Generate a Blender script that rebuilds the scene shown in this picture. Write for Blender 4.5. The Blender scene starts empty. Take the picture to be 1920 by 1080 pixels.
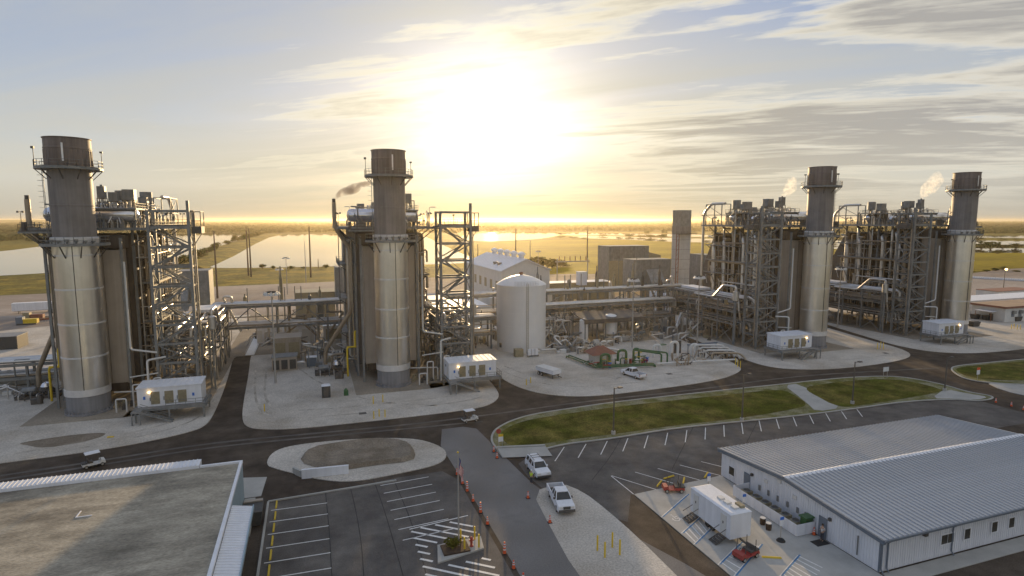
import bpy, bmesh, math, random
from mathutils import Vector, Matrix, noise
random.seed(7)
S = bpy.context.scene
COL = S.collection
R = math.radians

# ------------------------------------------------------------------ camera
F = 1098.0                       # focal length in pixels of a 1920 px wide frame
H = 32.0                         # height of the drone
PITCH = math.atan(127 / F)
YAW = R(19.0)
cam_d = bpy.data.cameras.new('camera'); cam = bpy.data.objects.new('camera', cam_d); COL.objects.link(cam)
cam_d.sensor_width = 36; cam_d.lens = 36 * F / 1920; cam_d.clip_start = .5; cam_d.clip_end = 60000
cam.location = (0, 0, H); cam.rotation_euler = (R(90) - PITCH, 0, -YAW)
S.camera = cam

# ------------------------------------------------------------------ sun, sky, exposure
SUN_EL = R(7.3); SUN_AZ = R(17.0)          # azimuth east of +Y
sdir = Vector((math.sin(SUN_AZ) * math.cos(SUN_EL), math.cos(SUN_AZ) * math.cos(SUN_EL), math.sin(SUN_EL)))
ld = bpy.data.lights.new('sun', 'SUN'); ld.energy = 4.4; ld.angle = R(0.8); ld.color = (1, .70, .36)
sun = bpy.data.objects.new('sun', ld); COL.objects.link(sun)
sun.rotation_euler = (-sdir).to_track_quat('-Z', 'Y').to_euler(); sun.location = (0, 0, 200)

W = bpy.data.worlds.new('World'); S.world = W; W.use_nodes = True
wn = W.node_tree.nodes; wl = W.node_tree.links; wn.clear()
def N(tree, t, **k):
    n = tree.nodes.new(t)
    for a, v in k.items():
        if a.startswith('i_'): n.inputs[a[2:].replace('_', ' ')].default_value = v
        else: setattr(n, a, v)
    return n
def wmath(op, a, b=None, clamp=False):
    n = wn.new('ShaderNodeMath'); n.operation = op; n.use_clamp = clamp
    for i, v in enumerate((a, b)):
        if v is None: continue
        if isinstance(v, (int, float)): n.inputs[i].default_value = v
        else: wl.new(v, n.inputs[i])
    return n.outputs[0]
def wmix(f, a, b, mode='MIX'):
    n = wn.new('ShaderNodeMix'); n.data_type = 'RGBA'; n.blend_type = mode; n.clamp_factor = True
    for i, v in ((0, f), (6, a), (7, b)):
        if isinstance(v, (int, float)): n.inputs[i].default_value = v
        elif isinstance(v, tuple): n.inputs[i].default_value = v + (1,)
        else: wl.new(v, n.inputs[i])
    return n.outputs[2]
def wramp(v, pts):
    n = wn.new('ShaderNodeValToRGB'); e = n.color_ramp.elements
    while len(e) < len(pts): e.new(.5)
    for q, (p, c) in zip(e, pts): q.position = p; q.color = (c, c, c, 1) if isinstance(c, (int, float)) else c + (1,)
    wl.new(v, n.inputs[0]); return n.outputs[0]
out = wn.new('ShaderNodeOutputWorld'); bg = wn.new('ShaderNodeBackground'); bg.inputs[1].default_value = 0.118
wl.new(bg.outputs[0], out.inputs[0])
sky = wn.new('ShaderNodeTexSky'); sky.sky_type = 'NISHITA'; sky.sun_disc = False
sky.sun_elevation = SUN_EL; sky.sun_rotation = SUN_AZ
sky.air_density = 1.0; sky.dust_density = 1.6; sky.ozone_density = 1.5
tc = wn.new('ShaderNodeTexCoord'); sp = wn.new('ShaderNodeSeparateXYZ'); wl.new(tc.outputs['Generated'], sp.inputs[0])
dot = wn.new('ShaderNodeVectorMath'); dot.operation = 'DOT_PRODUCT'; dot.inputs[1].default_value = sdir
wl.new(tc.outputs['Generated'], dot.inputs[0]); cs = wmath('MAXIMUM', dot.outputs['Value'], 0.0)
# cloud plane: direction divided by its height gives a flat deck overhead that recedes to the horizon
zz = wmath('ADD', wmath('MAXIMUM', sp.outputs[2], 0.0), 0.07)
cx_ = wmath('DIVIDE', sp.outputs[0], zz); cy_ = wmath('DIVIDE', sp.outputs[1], zz)
cb = wn.new('ShaderNodeCombineXYZ'); wl.new(cx_, cb.inputs[0]); wl.new(cy_, cb.inputs[1])
mr_ = wn.new('ShaderNodeMapping'); mr_.inputs['Rotation'].default_value = (0, 0, R(-52))
mp = wn.new('ShaderNodeMapping'); mp.inputs['Scale'].default_value = (1.15, .36, 1)
mp.inputs['Location'].default_value = (3.1, 1.7, 0)
wl.new(cb.outputs[0], mr_.inputs[0]); wl.new(mr_.outputs[0], mp.inputs[0])
def wnoise(vec, sc, det, rough, dist=0.0):
    n = wn.new('ShaderNodeTexNoise'); n.inputs['Scale'].default_value = sc; n.inputs['Detail'].default_value = det
    n.inputs['Roughness'].default_value = rough; n.inputs['Distortion'].default_value = dist
    wl.new(vec, n.inputs['Vector']); return n.outputs[0]
n1 = wnoise(mp.outputs[0], 1.0, 10, .58, .6)
n2 = wnoise(mp.outputs[0], 3.1, 8, .62, .4)
side = wmath('SUBTRACT', wmath('MULTIPLY', sp.outputs[0], math.cos(YAW)), wmath('MULTIPLY', sp.outputs[1], math.sin(YAW)))
dens = wmath('ADD', wmath('ADD', wmath('MULTIPLY', wmath('SUBTRACT', n1, .5), 1.7), wmath('MULTIPLY', wmath('SUBTRACT', n2, .5), .62)), wmath('MULTIPLY', side, .37))
cmask = wramp(wmath('ADD', dens, .5), [(.54, 0.0), (.68, .9)])
core = wramp(wmath('ADD', dens, .5), [(.60, 0.0), (.82, 1.0)])
veil = wramp(wnoise(mp.outputs[0], .8, 7, .6, .9), [(.36, .05), (.68, .9)])
glow_w = wmath('POWER', cs, 9.0); glow_m = wmath('POWER', cs, 40.0); glow_t = wmath('POWER', cs, 115.0)
el = wmath('MAXIMUM', sp.outputs[2], 0.0)
# clear sky showing through: the sky texture, deepened towards the zenith
blue = wmix(.85, sky.outputs[0], wmix(wramp(el, [(.06, 0.0), (.36, 1.0)]), (3.3, 3.45, 3.5), (1.6, 2.15, 3.5)))
milky = wmix(glow_w, wmix(wramp(el, [(.04, 0.0), (.30, 1.0)]), (4.0, 3.8, 3.1), (2.5, 2.85, 3.4)), (4.2, 3.85, 3.0))
base = wmix(veil, blue, milky)
lit = wmix(glow_w, (5.2, 4.9, 4.2), (6.6, 6.0, 4.5))
dark = wmix(glow_m, wmix(glow_w, (2.5, 2.4, 2.25), (3.0, 2.7, 2.1)), (4.8, 4.1, 2.8))
col = wmix(cmask, base, wmix(core, lit, dark))
# aureole of the sun behind thin cloud
col = wmix(1.0, col, wmix(glow_m, (0, 0, 0), (.8, .72, .52)), 'ADD')
col = wmix(1.0, col, wmix(glow_t, (0, 0, 0), (4.0, 3.9, 3.6)), 'ADD')
# warm band along the horizon
hz = wramp(el, [(.0, 1.0), (.13, 0.0)])
col = wmix(wmath('MULTIPLY', hz, .84), col, wmix(glow_w, (3.9, 3.75, 3.25), (4.9, 4.25, 2.7)))
# thicker air in the last degrees above the horizon
col = wmix(wramp(el, [(.0, .75), (.055, 0.0)]), col, wmix(glow_w, (2.5, 2.4, 2.1), (3.3, 2.8, 1.75)))
wl.new(col, bg.inputs[0])

S.view_settings.view_transform = 'Standard'; S.view_settings.look = 'None'
S.view_settings.gamma = 1; S.view_settings.use_curve_mapping = False
S.view_settings.exposure = 0.50
S.cycles.max_bounces = 5; S.cycles.diffuse_bounces = 2; S.cycles.glossy_bounces = 3; S.cycles.volume_bounces = 2
S.cycles.transparent_max_bounces = 6; S.cycles.volume_max_steps = 64
S.cycles.use_adaptive_sampling = True
try: S.cycles.use_denoising = True
except Exception: pass

# ------------------------------------------------------------------ helpers
_fw = Vector((math.sin(YAW) * math.cos(PITCH), math.cos(YAW) * math.cos(PITCH), -math.sin(PITCH)))
_rt = Vector((math.cos(YAW), -math.sin(YAW), 0)); _up = _rt.cross(_fw)
def G(px, py, z=0.0):
    """ground position (at height z) surveyed from the photograph"""
    d = _fw + _rt * ((px - 960) / F) + _up * ((540 - py) / F)
    t = (z - H) / d.z
    return Vector((d.x * t, d.y * t, z))

class MB:
    def __init__(s): s.v = []; s.f = []; s.sm = []
    def quad(s, *p, smooth=False):
        b = len(s.v); s.v += [tuple(q) for q in p]; s.f.append(tuple(range(b, b + len(p)))); s.sm.append(smooth); return s
    def box(s, x0, x1, y0, y1, z0, z1):
        x0, x1 = min(x0, x1), max(x0, x1); y0, y1 = min(y0, y1), max(y0, y1); z0, z1 = min(z0, z1), max(z0, z1)
        return s.hex([(x0, y0, z0), (x1, y0, z0), (x1, y1, z0), (x0, y1, z0)], [(x0, y0, z1), (x1, y0, z1), (x1, y1, z1), (x0, y1, z1)])
    def hex(s, lo, hi):
        b = len(s.v); n = len(lo); s.v += [tuple(q) for q in lo] + [tuple(q) for q in hi]
        s.f.append(tuple(b + i for i in reversed(range(n)))); s.f.append(tuple(b + n + i for i in range(n)))
        for i in range(n):
            j = (i + 1) % n; s.f.append((b + i, b + j, b + n + j, b + n + i))
        s.sm += [False] * (n + 2); return s
    def beam(s, p, q, w, h=None):
        h = h or w; p = Vector(p); q = Vector(q); d = (q - p)
        if d.length < 1e-6: return s
        d.normalize(); u = Vector((0, 0, 1)) if abs(d.z) < .95 else Vector((1, 0, 0))
        a = d.cross(u).normalized(); c = a.cross(d).normalized()
        o = [a * (-w / 2) + c * (-h / 2), a * (w / 2) + c * (-h / 2), a * (w / 2) + c * (h / 2), a * (-w / 2) + c * (h / 2)]
        return s.hex([p + k for k in o], [q + k for k in o])
    def tube(s, pts, r, n=8, bend=None, cap=True):
        P = [Vector(p) for p in pts]
        if bend is None: bend = r * 2.6
        if len(P) > 2 and bend > 0:
            Q = [P[0]]
            for i in range(1, len(P) - 1):
                a = P[i - 1] - P[i]; b = P[i + 1] - P[i]; k = min(bend, a.length * .48, b.length * .48)
                A = P[i] + a.normalized() * k; B = P[i] + b.normalized() * k
                for t in (0, .33, .67, 1): Q.append(A * (1 - t) ** 2 + P[i] * 2 * t * (1 - t) + B * t * t)
            Q.append(P[-1]); P = Q
        ts = [(P[min(i + 1, len(P) - 1)] - P[max(i - 1, 0)]).normalized() for i in range(len(P))]
        u = Vector((0, 0, 1)) if abs(ts[0].z) < .9 else Vector((1, 0, 0))
        a = ts[0].cross(u).normalized(); base = len(s.v)
        for p, t in zip(P, ts):
            a = (a - t * a.dot(t)).normalized(); c = t.cross(a)
            for k in range(n):
                an = 2 * math.pi * k / n; s.v.append(tuple(p + a * (r * math.cos(an)) + c * (r * math.sin(an))))
        for i in range(len(P) - 1):
            for k in range(n):
                j = (k + 1) % n
                s.f.append((base + i * n + k, base + i * n + j, base + (i + 1) * n + j, base + (i + 1) * n + k)); s.sm.append(True)
        if cap:
            e = len(s.v); s.v += [s.v[base + k] for k in range(n)] + [s.v[base + (len(P) - 1) * n + k] for k in range(n)]
            s.f.append(tuple(e + k for k in reversed(range(n)))); s.f.append(tuple(e + n + k for k in range(n))); s.sm += [False, False]
        return s
    def lathe(s, c, prof, n=24, axis='z', smooth=True, cap0=True, cap1=True):
        def ring(r, h):
            b = len(s.v)
            for k in range(n):
                an = 2 * math.pi * k / n; p, q = r * math.cos(an), r * math.sin(an)
                s.v.append((c[0] + p, c[1] + q, c[2] + h) if axis == 'z' else ((c[0] + h, c[1] + p, c[2] + q) if axis == 'x' else (c[0] + q, c[1] + h, c[2] + p)))
            return b
        last = None; ld = None
        for (r0, h0), (r1, h1) in zip(prof, prof[1:]):
            d = Vector((r1 - r0, h1 - h0))
            if last is None or ld is None or d.length < 1e-6 or d.angle(ld, 0) > .6: last = ring(r0, h0)
            nx = ring(r1, h1)
            for k in range(n):
                j = (k + 1) % n; s.f.append((last + k, last + j, nx + j, nx + k)); s.sm.append(smooth)
            last, ld = nx, d
        if cap0: b = ring(*prof[0]); s.f.append(tuple(b + k for k in reversed(range(n)))); s.sm.append(False)
        if cap1: b = ring(*prof[-1]); s.f.append(tuple(b + k for k in range(n))); s.sm.append(False)
        return s
    def prism(s, pts, z0, z1):
        return s.hex([(p[0], p[1], z0) for p in pts], [(p[0], p[1], z1) for p in pts])
    def blob(s, c, rx, ry, rz, seed=0, sub=1):
        bm = bmesh.new(); bmesh.ops.create_icosphere(bm, subdivisions=sub, radius=1); base = len(s.v)
        for v in bm.verts:
            k = 1 + .35 * noise.noise(v.co * 1.7 + Vector((seed * 3.1, seed, 0)))
            s.v.append((c[0] + v.co.x * rx * k, c[1] + v.co.y * ry * k, c[2] + v.co.z * rz * k))
        for f in bm.faces: s.f.append(tuple(base + v.index for v in f.verts)); s.sm.append(True)
        bm.free(); return s
    def build(s, name, mat, parent=None, smooth_all=None):
        o_ = Vector(parent_loc(parent)) if parent is not None else Vector((0, 0, 0))
        me = bpy.data.meshes.new(name)
        me.from_pydata([(x - o_.x, y - o_.y, z - o_.z) for x, y, z in s.v], [], s.f)
        me.polygons.foreach_set('use_smooth', s.sm if smooth_all is None else [smooth_all] * len(s.f))
        me.materials.append(mat); me.update()
        o = bpy.data.objects.new(name, me); COL.objects.link(o)
        if parent is not None: o.parent = parent
        return o
def parent_loc(p):
    l = Vector((0, 0, 0))
    while p is not None: l = l + p.location; p = p.parent
    return l
def tag(o, label=None, cat=None, group=None, kind=None):
    if label: o['label'] = label
    if cat: o['category'] = cat
    if group: o['group'] = group
    if kind: o['kind'] = kind
    return o
def thing(name, label, cat, loc=(0, 0, 0), group=None, rz=0.0):
    o = bpy.data.objects.new(name, None); COL.objects.link(o); o.location = loc; o.rotation_euler = (0, 0, rz)
    o.empty_display_size = .5
    return tag(o, label, cat, group)
KIDS = {}
def kids(o):
    return [c for c in bpy.data.objects if c.parent == o]
def dup(root, loc, label, rz=None, group=None):
    r = root.copy(); COL.objects.link(r); r.location = loc
    if rz is not None: r.rotation_euler = (0, 0, rz)
    r['label'] = label
    if group: r['group'] = group
    for ch in kids(root):
        c = ch.copy(); COL.objects.link(c); c.parent = r
        for g in kids(ch):
            d = g.copy(); COL.objects.link(d); d.parent = c
    return r
def share(o, name, loc, parent):
    """another piece sharing the mesh of o, under the same parent"""
    c = bpy.data.objects.new(name, o.data); COL.objects.link(c); c.parent = parent; c.location = loc; return c
def smooth_poly(pts, it=2):
    P = [Vector((p[0], p[1])) for p in pts]
    for _ in range(it):
        Q = []
        for i in range(len(P)):
            a, b = P[i], P[(i + 1) % len(P)]; Q += [a * .75 + b * .25, a * .25 + b * .75]
        P = Q
    return P
def sheet(name, pts, z, mat, kind='structure', skirt=0.0, it=2, jit=0.0):
    P = smooth_poly(pts, it) if it else [Vector((p[0], p[1])) for p in pts]
    bm = bmesh.new(); vs = [bm.verts.new((p.x, p.y, z)) for p in P]; f = bm.faces.new(vs)
    if f.normal.z < 0: f.normal_flip()
    if skirt:
        lo = [bm.verts.new((p.x, p.y, z - skirt)) for p in P]
        for i in range(len(P)):
            j = (i + 1) % len(P); bm.faces.new((vs[i], lo[i], lo[j], vs[j]))
    bmesh.ops.triangulate(bm, faces=[q for q in bm.faces if len(q.verts) > 4])
    me = bpy.data.meshes.new(name); bm.to_mesh(me); bm.free(); me.materials.append(mat)
    o = bpy.data.objects.new(name, me); COL.objects.link(o)
    if kind: o['kind'] = kind
    return o
def PG(l, z=0.0): return [G(a, b, z) for a, b in l]

# ------------------------------------------------------------------ materials
def M(name, col, rough=.6, metal=0.0, var=.12, scale=1.5, fine=0.0, fscale=30.0, bump=0.0, streak=0.0, spec=.5, col2=None, c2=(.45, .6), stretch=None, c2scale=None):
    m = bpy.data.materials.new(name); m.use_nodes = True; t = m.node_tree; n = t.nodes; L = t.links
    b = n['Principled BSDF']; b.inputs['Roughness'].default_value = rough; b.inputs['Metallic'].default_value = metal
    b.inputs['Specular IOR Level'].default_value = spec
    tc = n.new('ShaderNodeTexCoord'); mp = n.new('ShaderNodeMapping'); L.new(tc.outputs['Object'], mp.inputs[0])
    if stretch: mp.inputs['Scale'].default_value = stretch
    def nz(sc, det=5, r=.6):
        q = n.new('ShaderNodeTexNoise'); q.inputs['Scale'].default_value = sc; q.inputs['Detail'].default_value = det; q.inputs['Roughness'].default_value = r
        L.new(mp.outputs[0], q.inputs['Vector']); return q
    def mix(f, a, c, mode='MIX'):
        q = n.new('ShaderNodeMix'); q.data_type = 'RGBA'; q.blend_type = mode
        for i, v in ((0, f), (6, a), (7, c)):
            if isinstance(v, (int, float)): q.inputs[i].default_value = v
            elif isinstance(v, tuple): q.inputs[i].default_value = v + (1,)
            else: L.new(v, q.inputs[i])
        return q.outputs[2]
    def ramp(v, lo, hi, a=0.0, c=1.0):
        q = n.new('ShaderNodeMapRange'); L.new(v, q.inputs[0]); q.inputs[1].default_value = lo; q.inputs[2].default_value = hi; q.inputs[3].default_value = a; q.inputs[4].default_value = c
        return q.outputs[0]
    c = col
    if col2: c = mix(ramp(nz(c2scale or scale * .4, 6).outputs[0], *c2), col, col2)
    k = ramp(nz(scale).outputs[0], .3, .7, 1 - var, 1 + var)
    cc = n.new('ShaderNodeMix'); cc.data_type = 'RGBA'; cc.blend_type = 'MULTIPLY'; cc.inputs[0].default_value = 1
    if isinstance(c, tuple): cc.inputs[6].default_value = c + (1,)
    else: L.new(c, cc.inputs[6])
    L.new(k, cc.inputs[7]); c = cc.outputs[2]
    if fine:
        k2 = ramp(nz(fscale, 3).outputs[0], .35, .65, 1 - fine, 1 + fine)
        q = n.new('ShaderNodeMix'); q.data_type = 'RGBA'; q.blend_type = 'MULTIPLY'; q.inputs[0].default_value = 1; L.new(c, q.inputs[6]); L.new(k2, q.inputs[7]); c = q.outputs[2]
    if streak:
        mp2 = n.new('ShaderNodeMapping'); mp2.inputs['Scale'].default_value = (1.6, 1.6, .06); L.new(tc.outputs['Object'], mp2.inputs[0])
        q0 = n.new('ShaderNodeTexNoise'); q0.inputs['Scale'].default_value = 1.3; q0.inputs['Detail'].default_value = 5; L.new(mp2.outputs[0], q0.inputs['Vector'])
        k3 = ramp(q0.outputs[0], .35, .7, 1 + streak * .3, 1 - streak)
        q = n.new('ShaderNodeMix'); q.data_type = 'RGBA'; q.blend_type = 'MULTIPLY'; q.inputs[0].default_value = 1; L.new(c, q.inputs[6]); L.new(k3, q.inputs[7]); c = q.outputs[2]
    L.new(c, b.inputs['Base Color'])
    if bump:
        bp = n.new('ShaderNodeBump'); bp.inputs['Strength'].default_value = bump; bp.inputs['Distance'].default_value = .05
        L.new(nz(fscale, 4).outputs[0], bp.inputs['Height']); L.new(bp.outputs[0], b.inputs['Normal'])
    return m
MAT = dict(
    steel=M('galvanised_steel', (.23, .235, .23), .55, .25, .2, .8, streak=.15),
    dark=M('dark_steel', (.11, .10, .09), .6, .2, .2, .8, streak=.15),
    clad=M('aluminium_cladding', (.80, .765, .71), .32, 1.0, .06, .5, streak=.07),
    band=M('bright_metal_band', (.75, .74, .73), .45, .6, .06),
    upper=M('weathered_stack_steel', (.225, .208, .20), .6, .1, .14, .35, streak=.25),
    crown=M('brown_stack_steel', (.20, .165, .15), .65, .05, .16, .4, streak=.3),
    base=M('grey_primer', (.24, .24, .25), .7, 0, .14, .5, streak=.2),
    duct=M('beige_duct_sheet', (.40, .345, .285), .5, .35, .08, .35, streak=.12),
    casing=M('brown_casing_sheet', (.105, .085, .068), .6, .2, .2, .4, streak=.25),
    pipe=M('insulated_pipe_jacket', (.60, .58, .55), .36, .8, .14, .6),
    pipe_tan=M('tan_pipe_jacket', (.38, .31, .23), .45, .4, .16, .6),
    drum=M('polished_drum_jacket', (.72, .71, .72), .26, .9, .08, .7),
    white=M('white_painted_sheet', (.76, .77, .80), .45, 0, .05, .6, streak=.08),
    offwhite=M('off_white_paint', (.66, .65, .62), .5, 0, .06, .5, streak=.05),
    tankw=M('storage_tank_paint', (.76, .75, .73), .45, 0, .03, .3, streak=.02),
    louver=M('tan_louvre', (.30, .26, .17), .5, .1, .2, 3),
    grille=M('dark_grille', (.07, .068, .065), .6, .1, .3, 4),
    green=M('green_pipe_paint', (.045, .125, .045), .4, 0, .2, 1),
    yellow=M('yellow_safety_paint', (.72, .50, .03), .5, 0, .1, 2),
    orange=M('orange_cone_plastic', (.75, .11, .03), .5, 0, .1, 3),
    red=M('red_paint', (.34, .05, .04), .45, 0, .15, 2),
    blue=M('blue_sign_paint', (.04, .16, .55), .45, 0, .08, 2),
    rust=M('red_brown_roof', (.24, .10, .065), .7, 0, .2, .8),
    tanroof=M('tan_felt_roof', (.36, .25, .17), .85, 0, .15, .2),
    concrete=M('concrete', (.42, .41, .38), .85, 0, .13, .4, .08, 25, .1, spec=.06),
    thin=M('sparse_verge_soil', (.25, .235, .15), .95, 0, .25, .5, .3, 6, .5, col2=(.14, .14, .045), c2=(.40, .62), c2scale=.35, spec=.06),
    track=M('wheel_worn_gravel', (.46, .42, .36), .95, 0, .3, .35, .25, 4, .4, spec=.05),
    crack=M('crack_sealant', (.035, .033, .03), .8, 0, .2, 1),
    shaft=M('grey_stack_panel', (.40, .41, .41), .6, 0, .1, .5, streak=.12),
    slab=M('stained_slab', (.33, .285, .225), .9, 0, .2, .3, .15, 4, .3, col2=(.22, .185, .145), c2=(.42, .66), c2scale=.15, spec=.06),
    gravel=M('crushed_limestone', (.55, .51, .45), .95, 0, .13, .22, .20, 5, .6, col2=(.40, .35, .285), c2=(.44, .70), c2scale=.07, spec=.06),
    asphalt=M('dark_asphalt', (.066, .053, .043), .85, 0, .24, .5, .18, 9, .3, col2=(.125, .102, .08), c2=(.42, .74), c2scale=.16, spec=.06),
    asphalt2=M('worn_grey_asphalt', (.112, .103, .096), .88, 0, .2, .45, .16, 9, .3, col2=(.18, .165, .148), c2=(.40, .72), c2scale=.14, spec=.06),
    asphalt3=M('pale_drive_asphalt', (.215, .205, .195), .9, 0, .16, .4, .14, 9, .3, col2=(.15, .14, .13), c2=(.45, .72), c2scale=.2, spec=.06),
    grass=M('mown_grass', (.070, .078, .010), .9, 0, .5, .35, .4, 5, .5, col2=(.17, .135, .04), c2=(.42, .72), c2scale=.16, spec=.06),
    prairie=M('dry_prairie', (.20, .155, .022), .95, 0, .30, .012, .25, .12, 0, col2=(.10, .10, .02), c2=(.42, .62), c2scale=.006, spec=.06),
    field=M('pasture_grass', (.28, .215, .008), .95, 0, .18, .02, .18, .3, 0, col2=(.21, .16, .010), c2=(.42, .62), c2scale=.009, stretch=(.35, 1, 1), spec=.06),
    yard=M('laydown_yard_dirt', (.36, .31, .27), .95, 0, .15, .03, .12, .8, 0, col2=(.26, .215, .18), c2=(.42, .62), c2scale=.018, stretch=(.45, 1, 1), spec=.06),
    berm=M('berm_weeds', (.11, .10, .025), .95, 0, .35, .1, .35, .6, .6, col2=(.24, .18, .03), c2=(.45, .65), c2scale=.04, spec=.06),
    leaf=M('shrub_leaves', (.075, .085, .016), .8, 0, .4, .5, .3, 3, 0, spec=.06),
    leaf2=M('olive_leaves', (.115, .11, .02), .8, 0, .4, .5, .3, 3, 0, spec=.06),
    wood=M('woodland_crowns', (.048, .058, .014), .95, 0, .4, .02, .3, .08, 0, spec=.06),
    bark=M('bark', (.10, .07, .05), .9, 0, .3, 4),
    polewood=M('weathered_pole', (.13, .095, .07), .9, 0, .2, 2),
    galvpole=M('pale_steel_pole', (.42, .40, .37), .5, .3, .1, 1),
    paint=M('white_road_paint', (.72, .71, .68), .8, 0, .12, .8, .12, 8),
    paint_y=M('yellow_road_paint', (.66, .47, .05), .8, 0, .15, .8, .12, 8),
    paint_b=M('blue_road_paint', (.08, .22, .42), .8, 0, .15, .8),
    glass=M('tinted_window_glass', (.055, .055, .05), .12, 0, .1, 2),
    rubber=M('tyre_rubber', (.025, .025, .025), .8, 0, .2, 4),
    skin=M('skin', (.45, .28, .2), .6), hiviz=M('high_visibility_cloth', (.62, .80, .06), .7), cloth=M('dark_work_trousers', (.05, .055, .075), .8),
    shirt=M('white_shirt', (.62, .60, .58), .8), hairm=M('dark_hair', (.03, .022, .018), .7), hard=M('white_helmet', (.75, .75, .74), .4),
    roofmetal=M('grey_standing_seam_roof', (.43, .45, .48), .38, .45, .07, .25, .05, 4, 0, streak=0),
    wall=M('white_ribbed_wall', (.74, .75, .78), .5, 0, .05, .3, streak=.10),
    trim=M('slate_blue_trim', (.16, .19, .23), .5, .1, .08, 1),
    teal=M('pale_blue_fascia', (.30, .40, .46), .5, .1, .08, 1),
    roofgravel=M('gravel_ballast_roof', (.40, .36, .285), .95, 0, .26, .9, .2, 7, .6, col2=(.20, .18, .145), c2=(.38, .66), c2scale=.30, stretch=(.42, 1, 1), spec=.06),
    dirt=M('bare_earth', (.20, .165, .125), .95, 0, .2, .4, .2, 5, .6, col2=(.28, .24, .19), c2=(.4, .65), spec=.06),
    moss=M('planter_shrub', (.10, .10, .03), .9, 0, .4, 3),
    mulch=M('brown_mulch', (.07, .045, .03), .95, 0, .3, 3),
    flagred=M('flag_red', (.5, .04, .05), .8), flagblue=M('flag_blue', (.03, .05, .2), .8), flagwhite=M('flag_white', (.75, .73, .7), .8),
)
# reflecting water with a light breeze on it
mw = bpy.data.materials.new('pond_water'); mw.use_nodes = True; t = mw.node_tree; b = t.nodes['Principled BSDF']
b.inputs['Base Color'].default_value = (.018, .022, .02, 1); b.inputs['Roughness'].default_value = .04; b.inputs['IOR'].default_value = 1.33
q = N(t, 'ShaderNodeTexNoise', i_Scale=.25, i_Detail=4.0); tc_ = t.nodes.new('ShaderNodeTexCoord'); t.links.new(tc_.outputs['Object'], q.inputs['Vector'])
bp = N(t, 'ShaderNodeBump', i_Strength=.05, i_Distance=.25); t.links.new(q.outputs[0], bp.inputs['Height']); t.links.new(bp.outputs[0], b.inputs['Normal'])
MAT['water'] = mw
# lamp glow for the lit shelter lamps
ml = bpy.data.materials.new('lit_lamp_glass'); ml.use_nodes = True; b = ml.node_tree.nodes['Principled BSDF']
b.inputs['Emission Color'].default_value = (1, .62, .22, 1); b.inputs['Emission Strength'].default_value = 6
MAT['lamp'] = ml

# ------------------------------------------------------------------ ground, water, roads
sheet('ground', [(-12000, -300), (12000, -300), (12000, 12000), (-12000, 12000)], -.5, MAT['prairie'], it=0)
sheet('pasture', PG([(640, 640), (760, 520), (800, 470), (860, 457), (960, 453), (1040, 449), (1150, 450), (1340, 452), (1500, 458), (1600, 467), (1750, 474), (1920, 474), (2300, 476), (2500, 520), (2100, 497), (1920, 503), (1700, 518), (1500, 520), (1300, 530), (900, 560)], -.42), -.42, MAT['field'], it=1)
sheet('near_meadow', PG([(-500, 545), (0, 522), (120, 510), (330, 501), (560, 505), (900, 497), (930, 540), (640, 545), (420, 546), (200, 560), (0, 563), (-500, 590)], -.42), -.415, MAT['berm'], it=1)
sheet('laydown_yard', [(-420, 60), (420, 60), (470, 180), (520, 240), (470, 270), (330, 232), (225, 262), (180, 320), (60, 330), (-20, 318), (-110, 312), (-180, 300), (-420, 300)], -.25, MAT['yard'], it=1)
def lake(l): return sheet('pond', PG(l, -.38), -.38, MAT['water'], it=2)
lake([(-500, 540), (-200, 527), (0, 517), (70, 513), (180, 506), (300, 501), (338, 494), (366, 480), (398, 465), (440, 453), (478, 441), (470, 437), (370, 437), (250, 441), (150, 453), (60, 464), (0, 472), (-200, 482), (-500, 492)])
lake([(386, 503), (405, 496), (440, 479), (478, 457), (503, 445), (528, 440), (620, 439), (720, 439), (790, 440), (812, 450), (850, 469), (900, 488), (880, 494), (700, 498), (500, 502)])
lake([(862, 443), (880, 437), (960, 434), (1035, 434), (1060, 438), (1030, 446), (985, 450), (915, 453), (872, 451)])
lake([(1040, 437), (1100, 436), (1190, 438), (1290, 439), (1345, 441), (1345, 444), (1280, 444), (1200, 442), (1120, 441), (1060, 442)])
lake([(1062, 443), (1130, 442), (1200, 445), (1290, 447), (1400, 449), (1500, 452), (1600, 455), (1600, 464), (1500, 459), (1400, 455), (1260, 454), (1160, 448), (1090, 447)])
lake([(1440, 440), (1560, 440), (1700, 441), (1830, 441), (1950, 442), (2300, 445), (2300, 450), (1950, 447), (1800, 445), (1600, 445), (1480, 443)])
lake([(1500, 450), (1600, 449), (1780, 450), (1920, 452), (2300, 456), (2300, 464), (1920, 461), (1800, 458), (1600, 457), (1530, 454)])
lake([(1520, 461), (1620, 462), (1800, 464), (1920, 466), (2200, 469), (2300, 473), (2100, 477), (1920, 474), (1800, 473), (1600, 469), (1540, 465)])
for l in ([(560, 436.6), (700, 436.2), (730, 436.8), (640, 437.3)], [(1180, 432), (1330, 432.3), (1500, 433.2), (1340, 433.4)], [(880, 431.5), (930, 431), (970, 431.8), (920, 432.4)], [(1700, 433), (1930, 434), (2300, 436), (1930, 436)]): lake(l)

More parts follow.
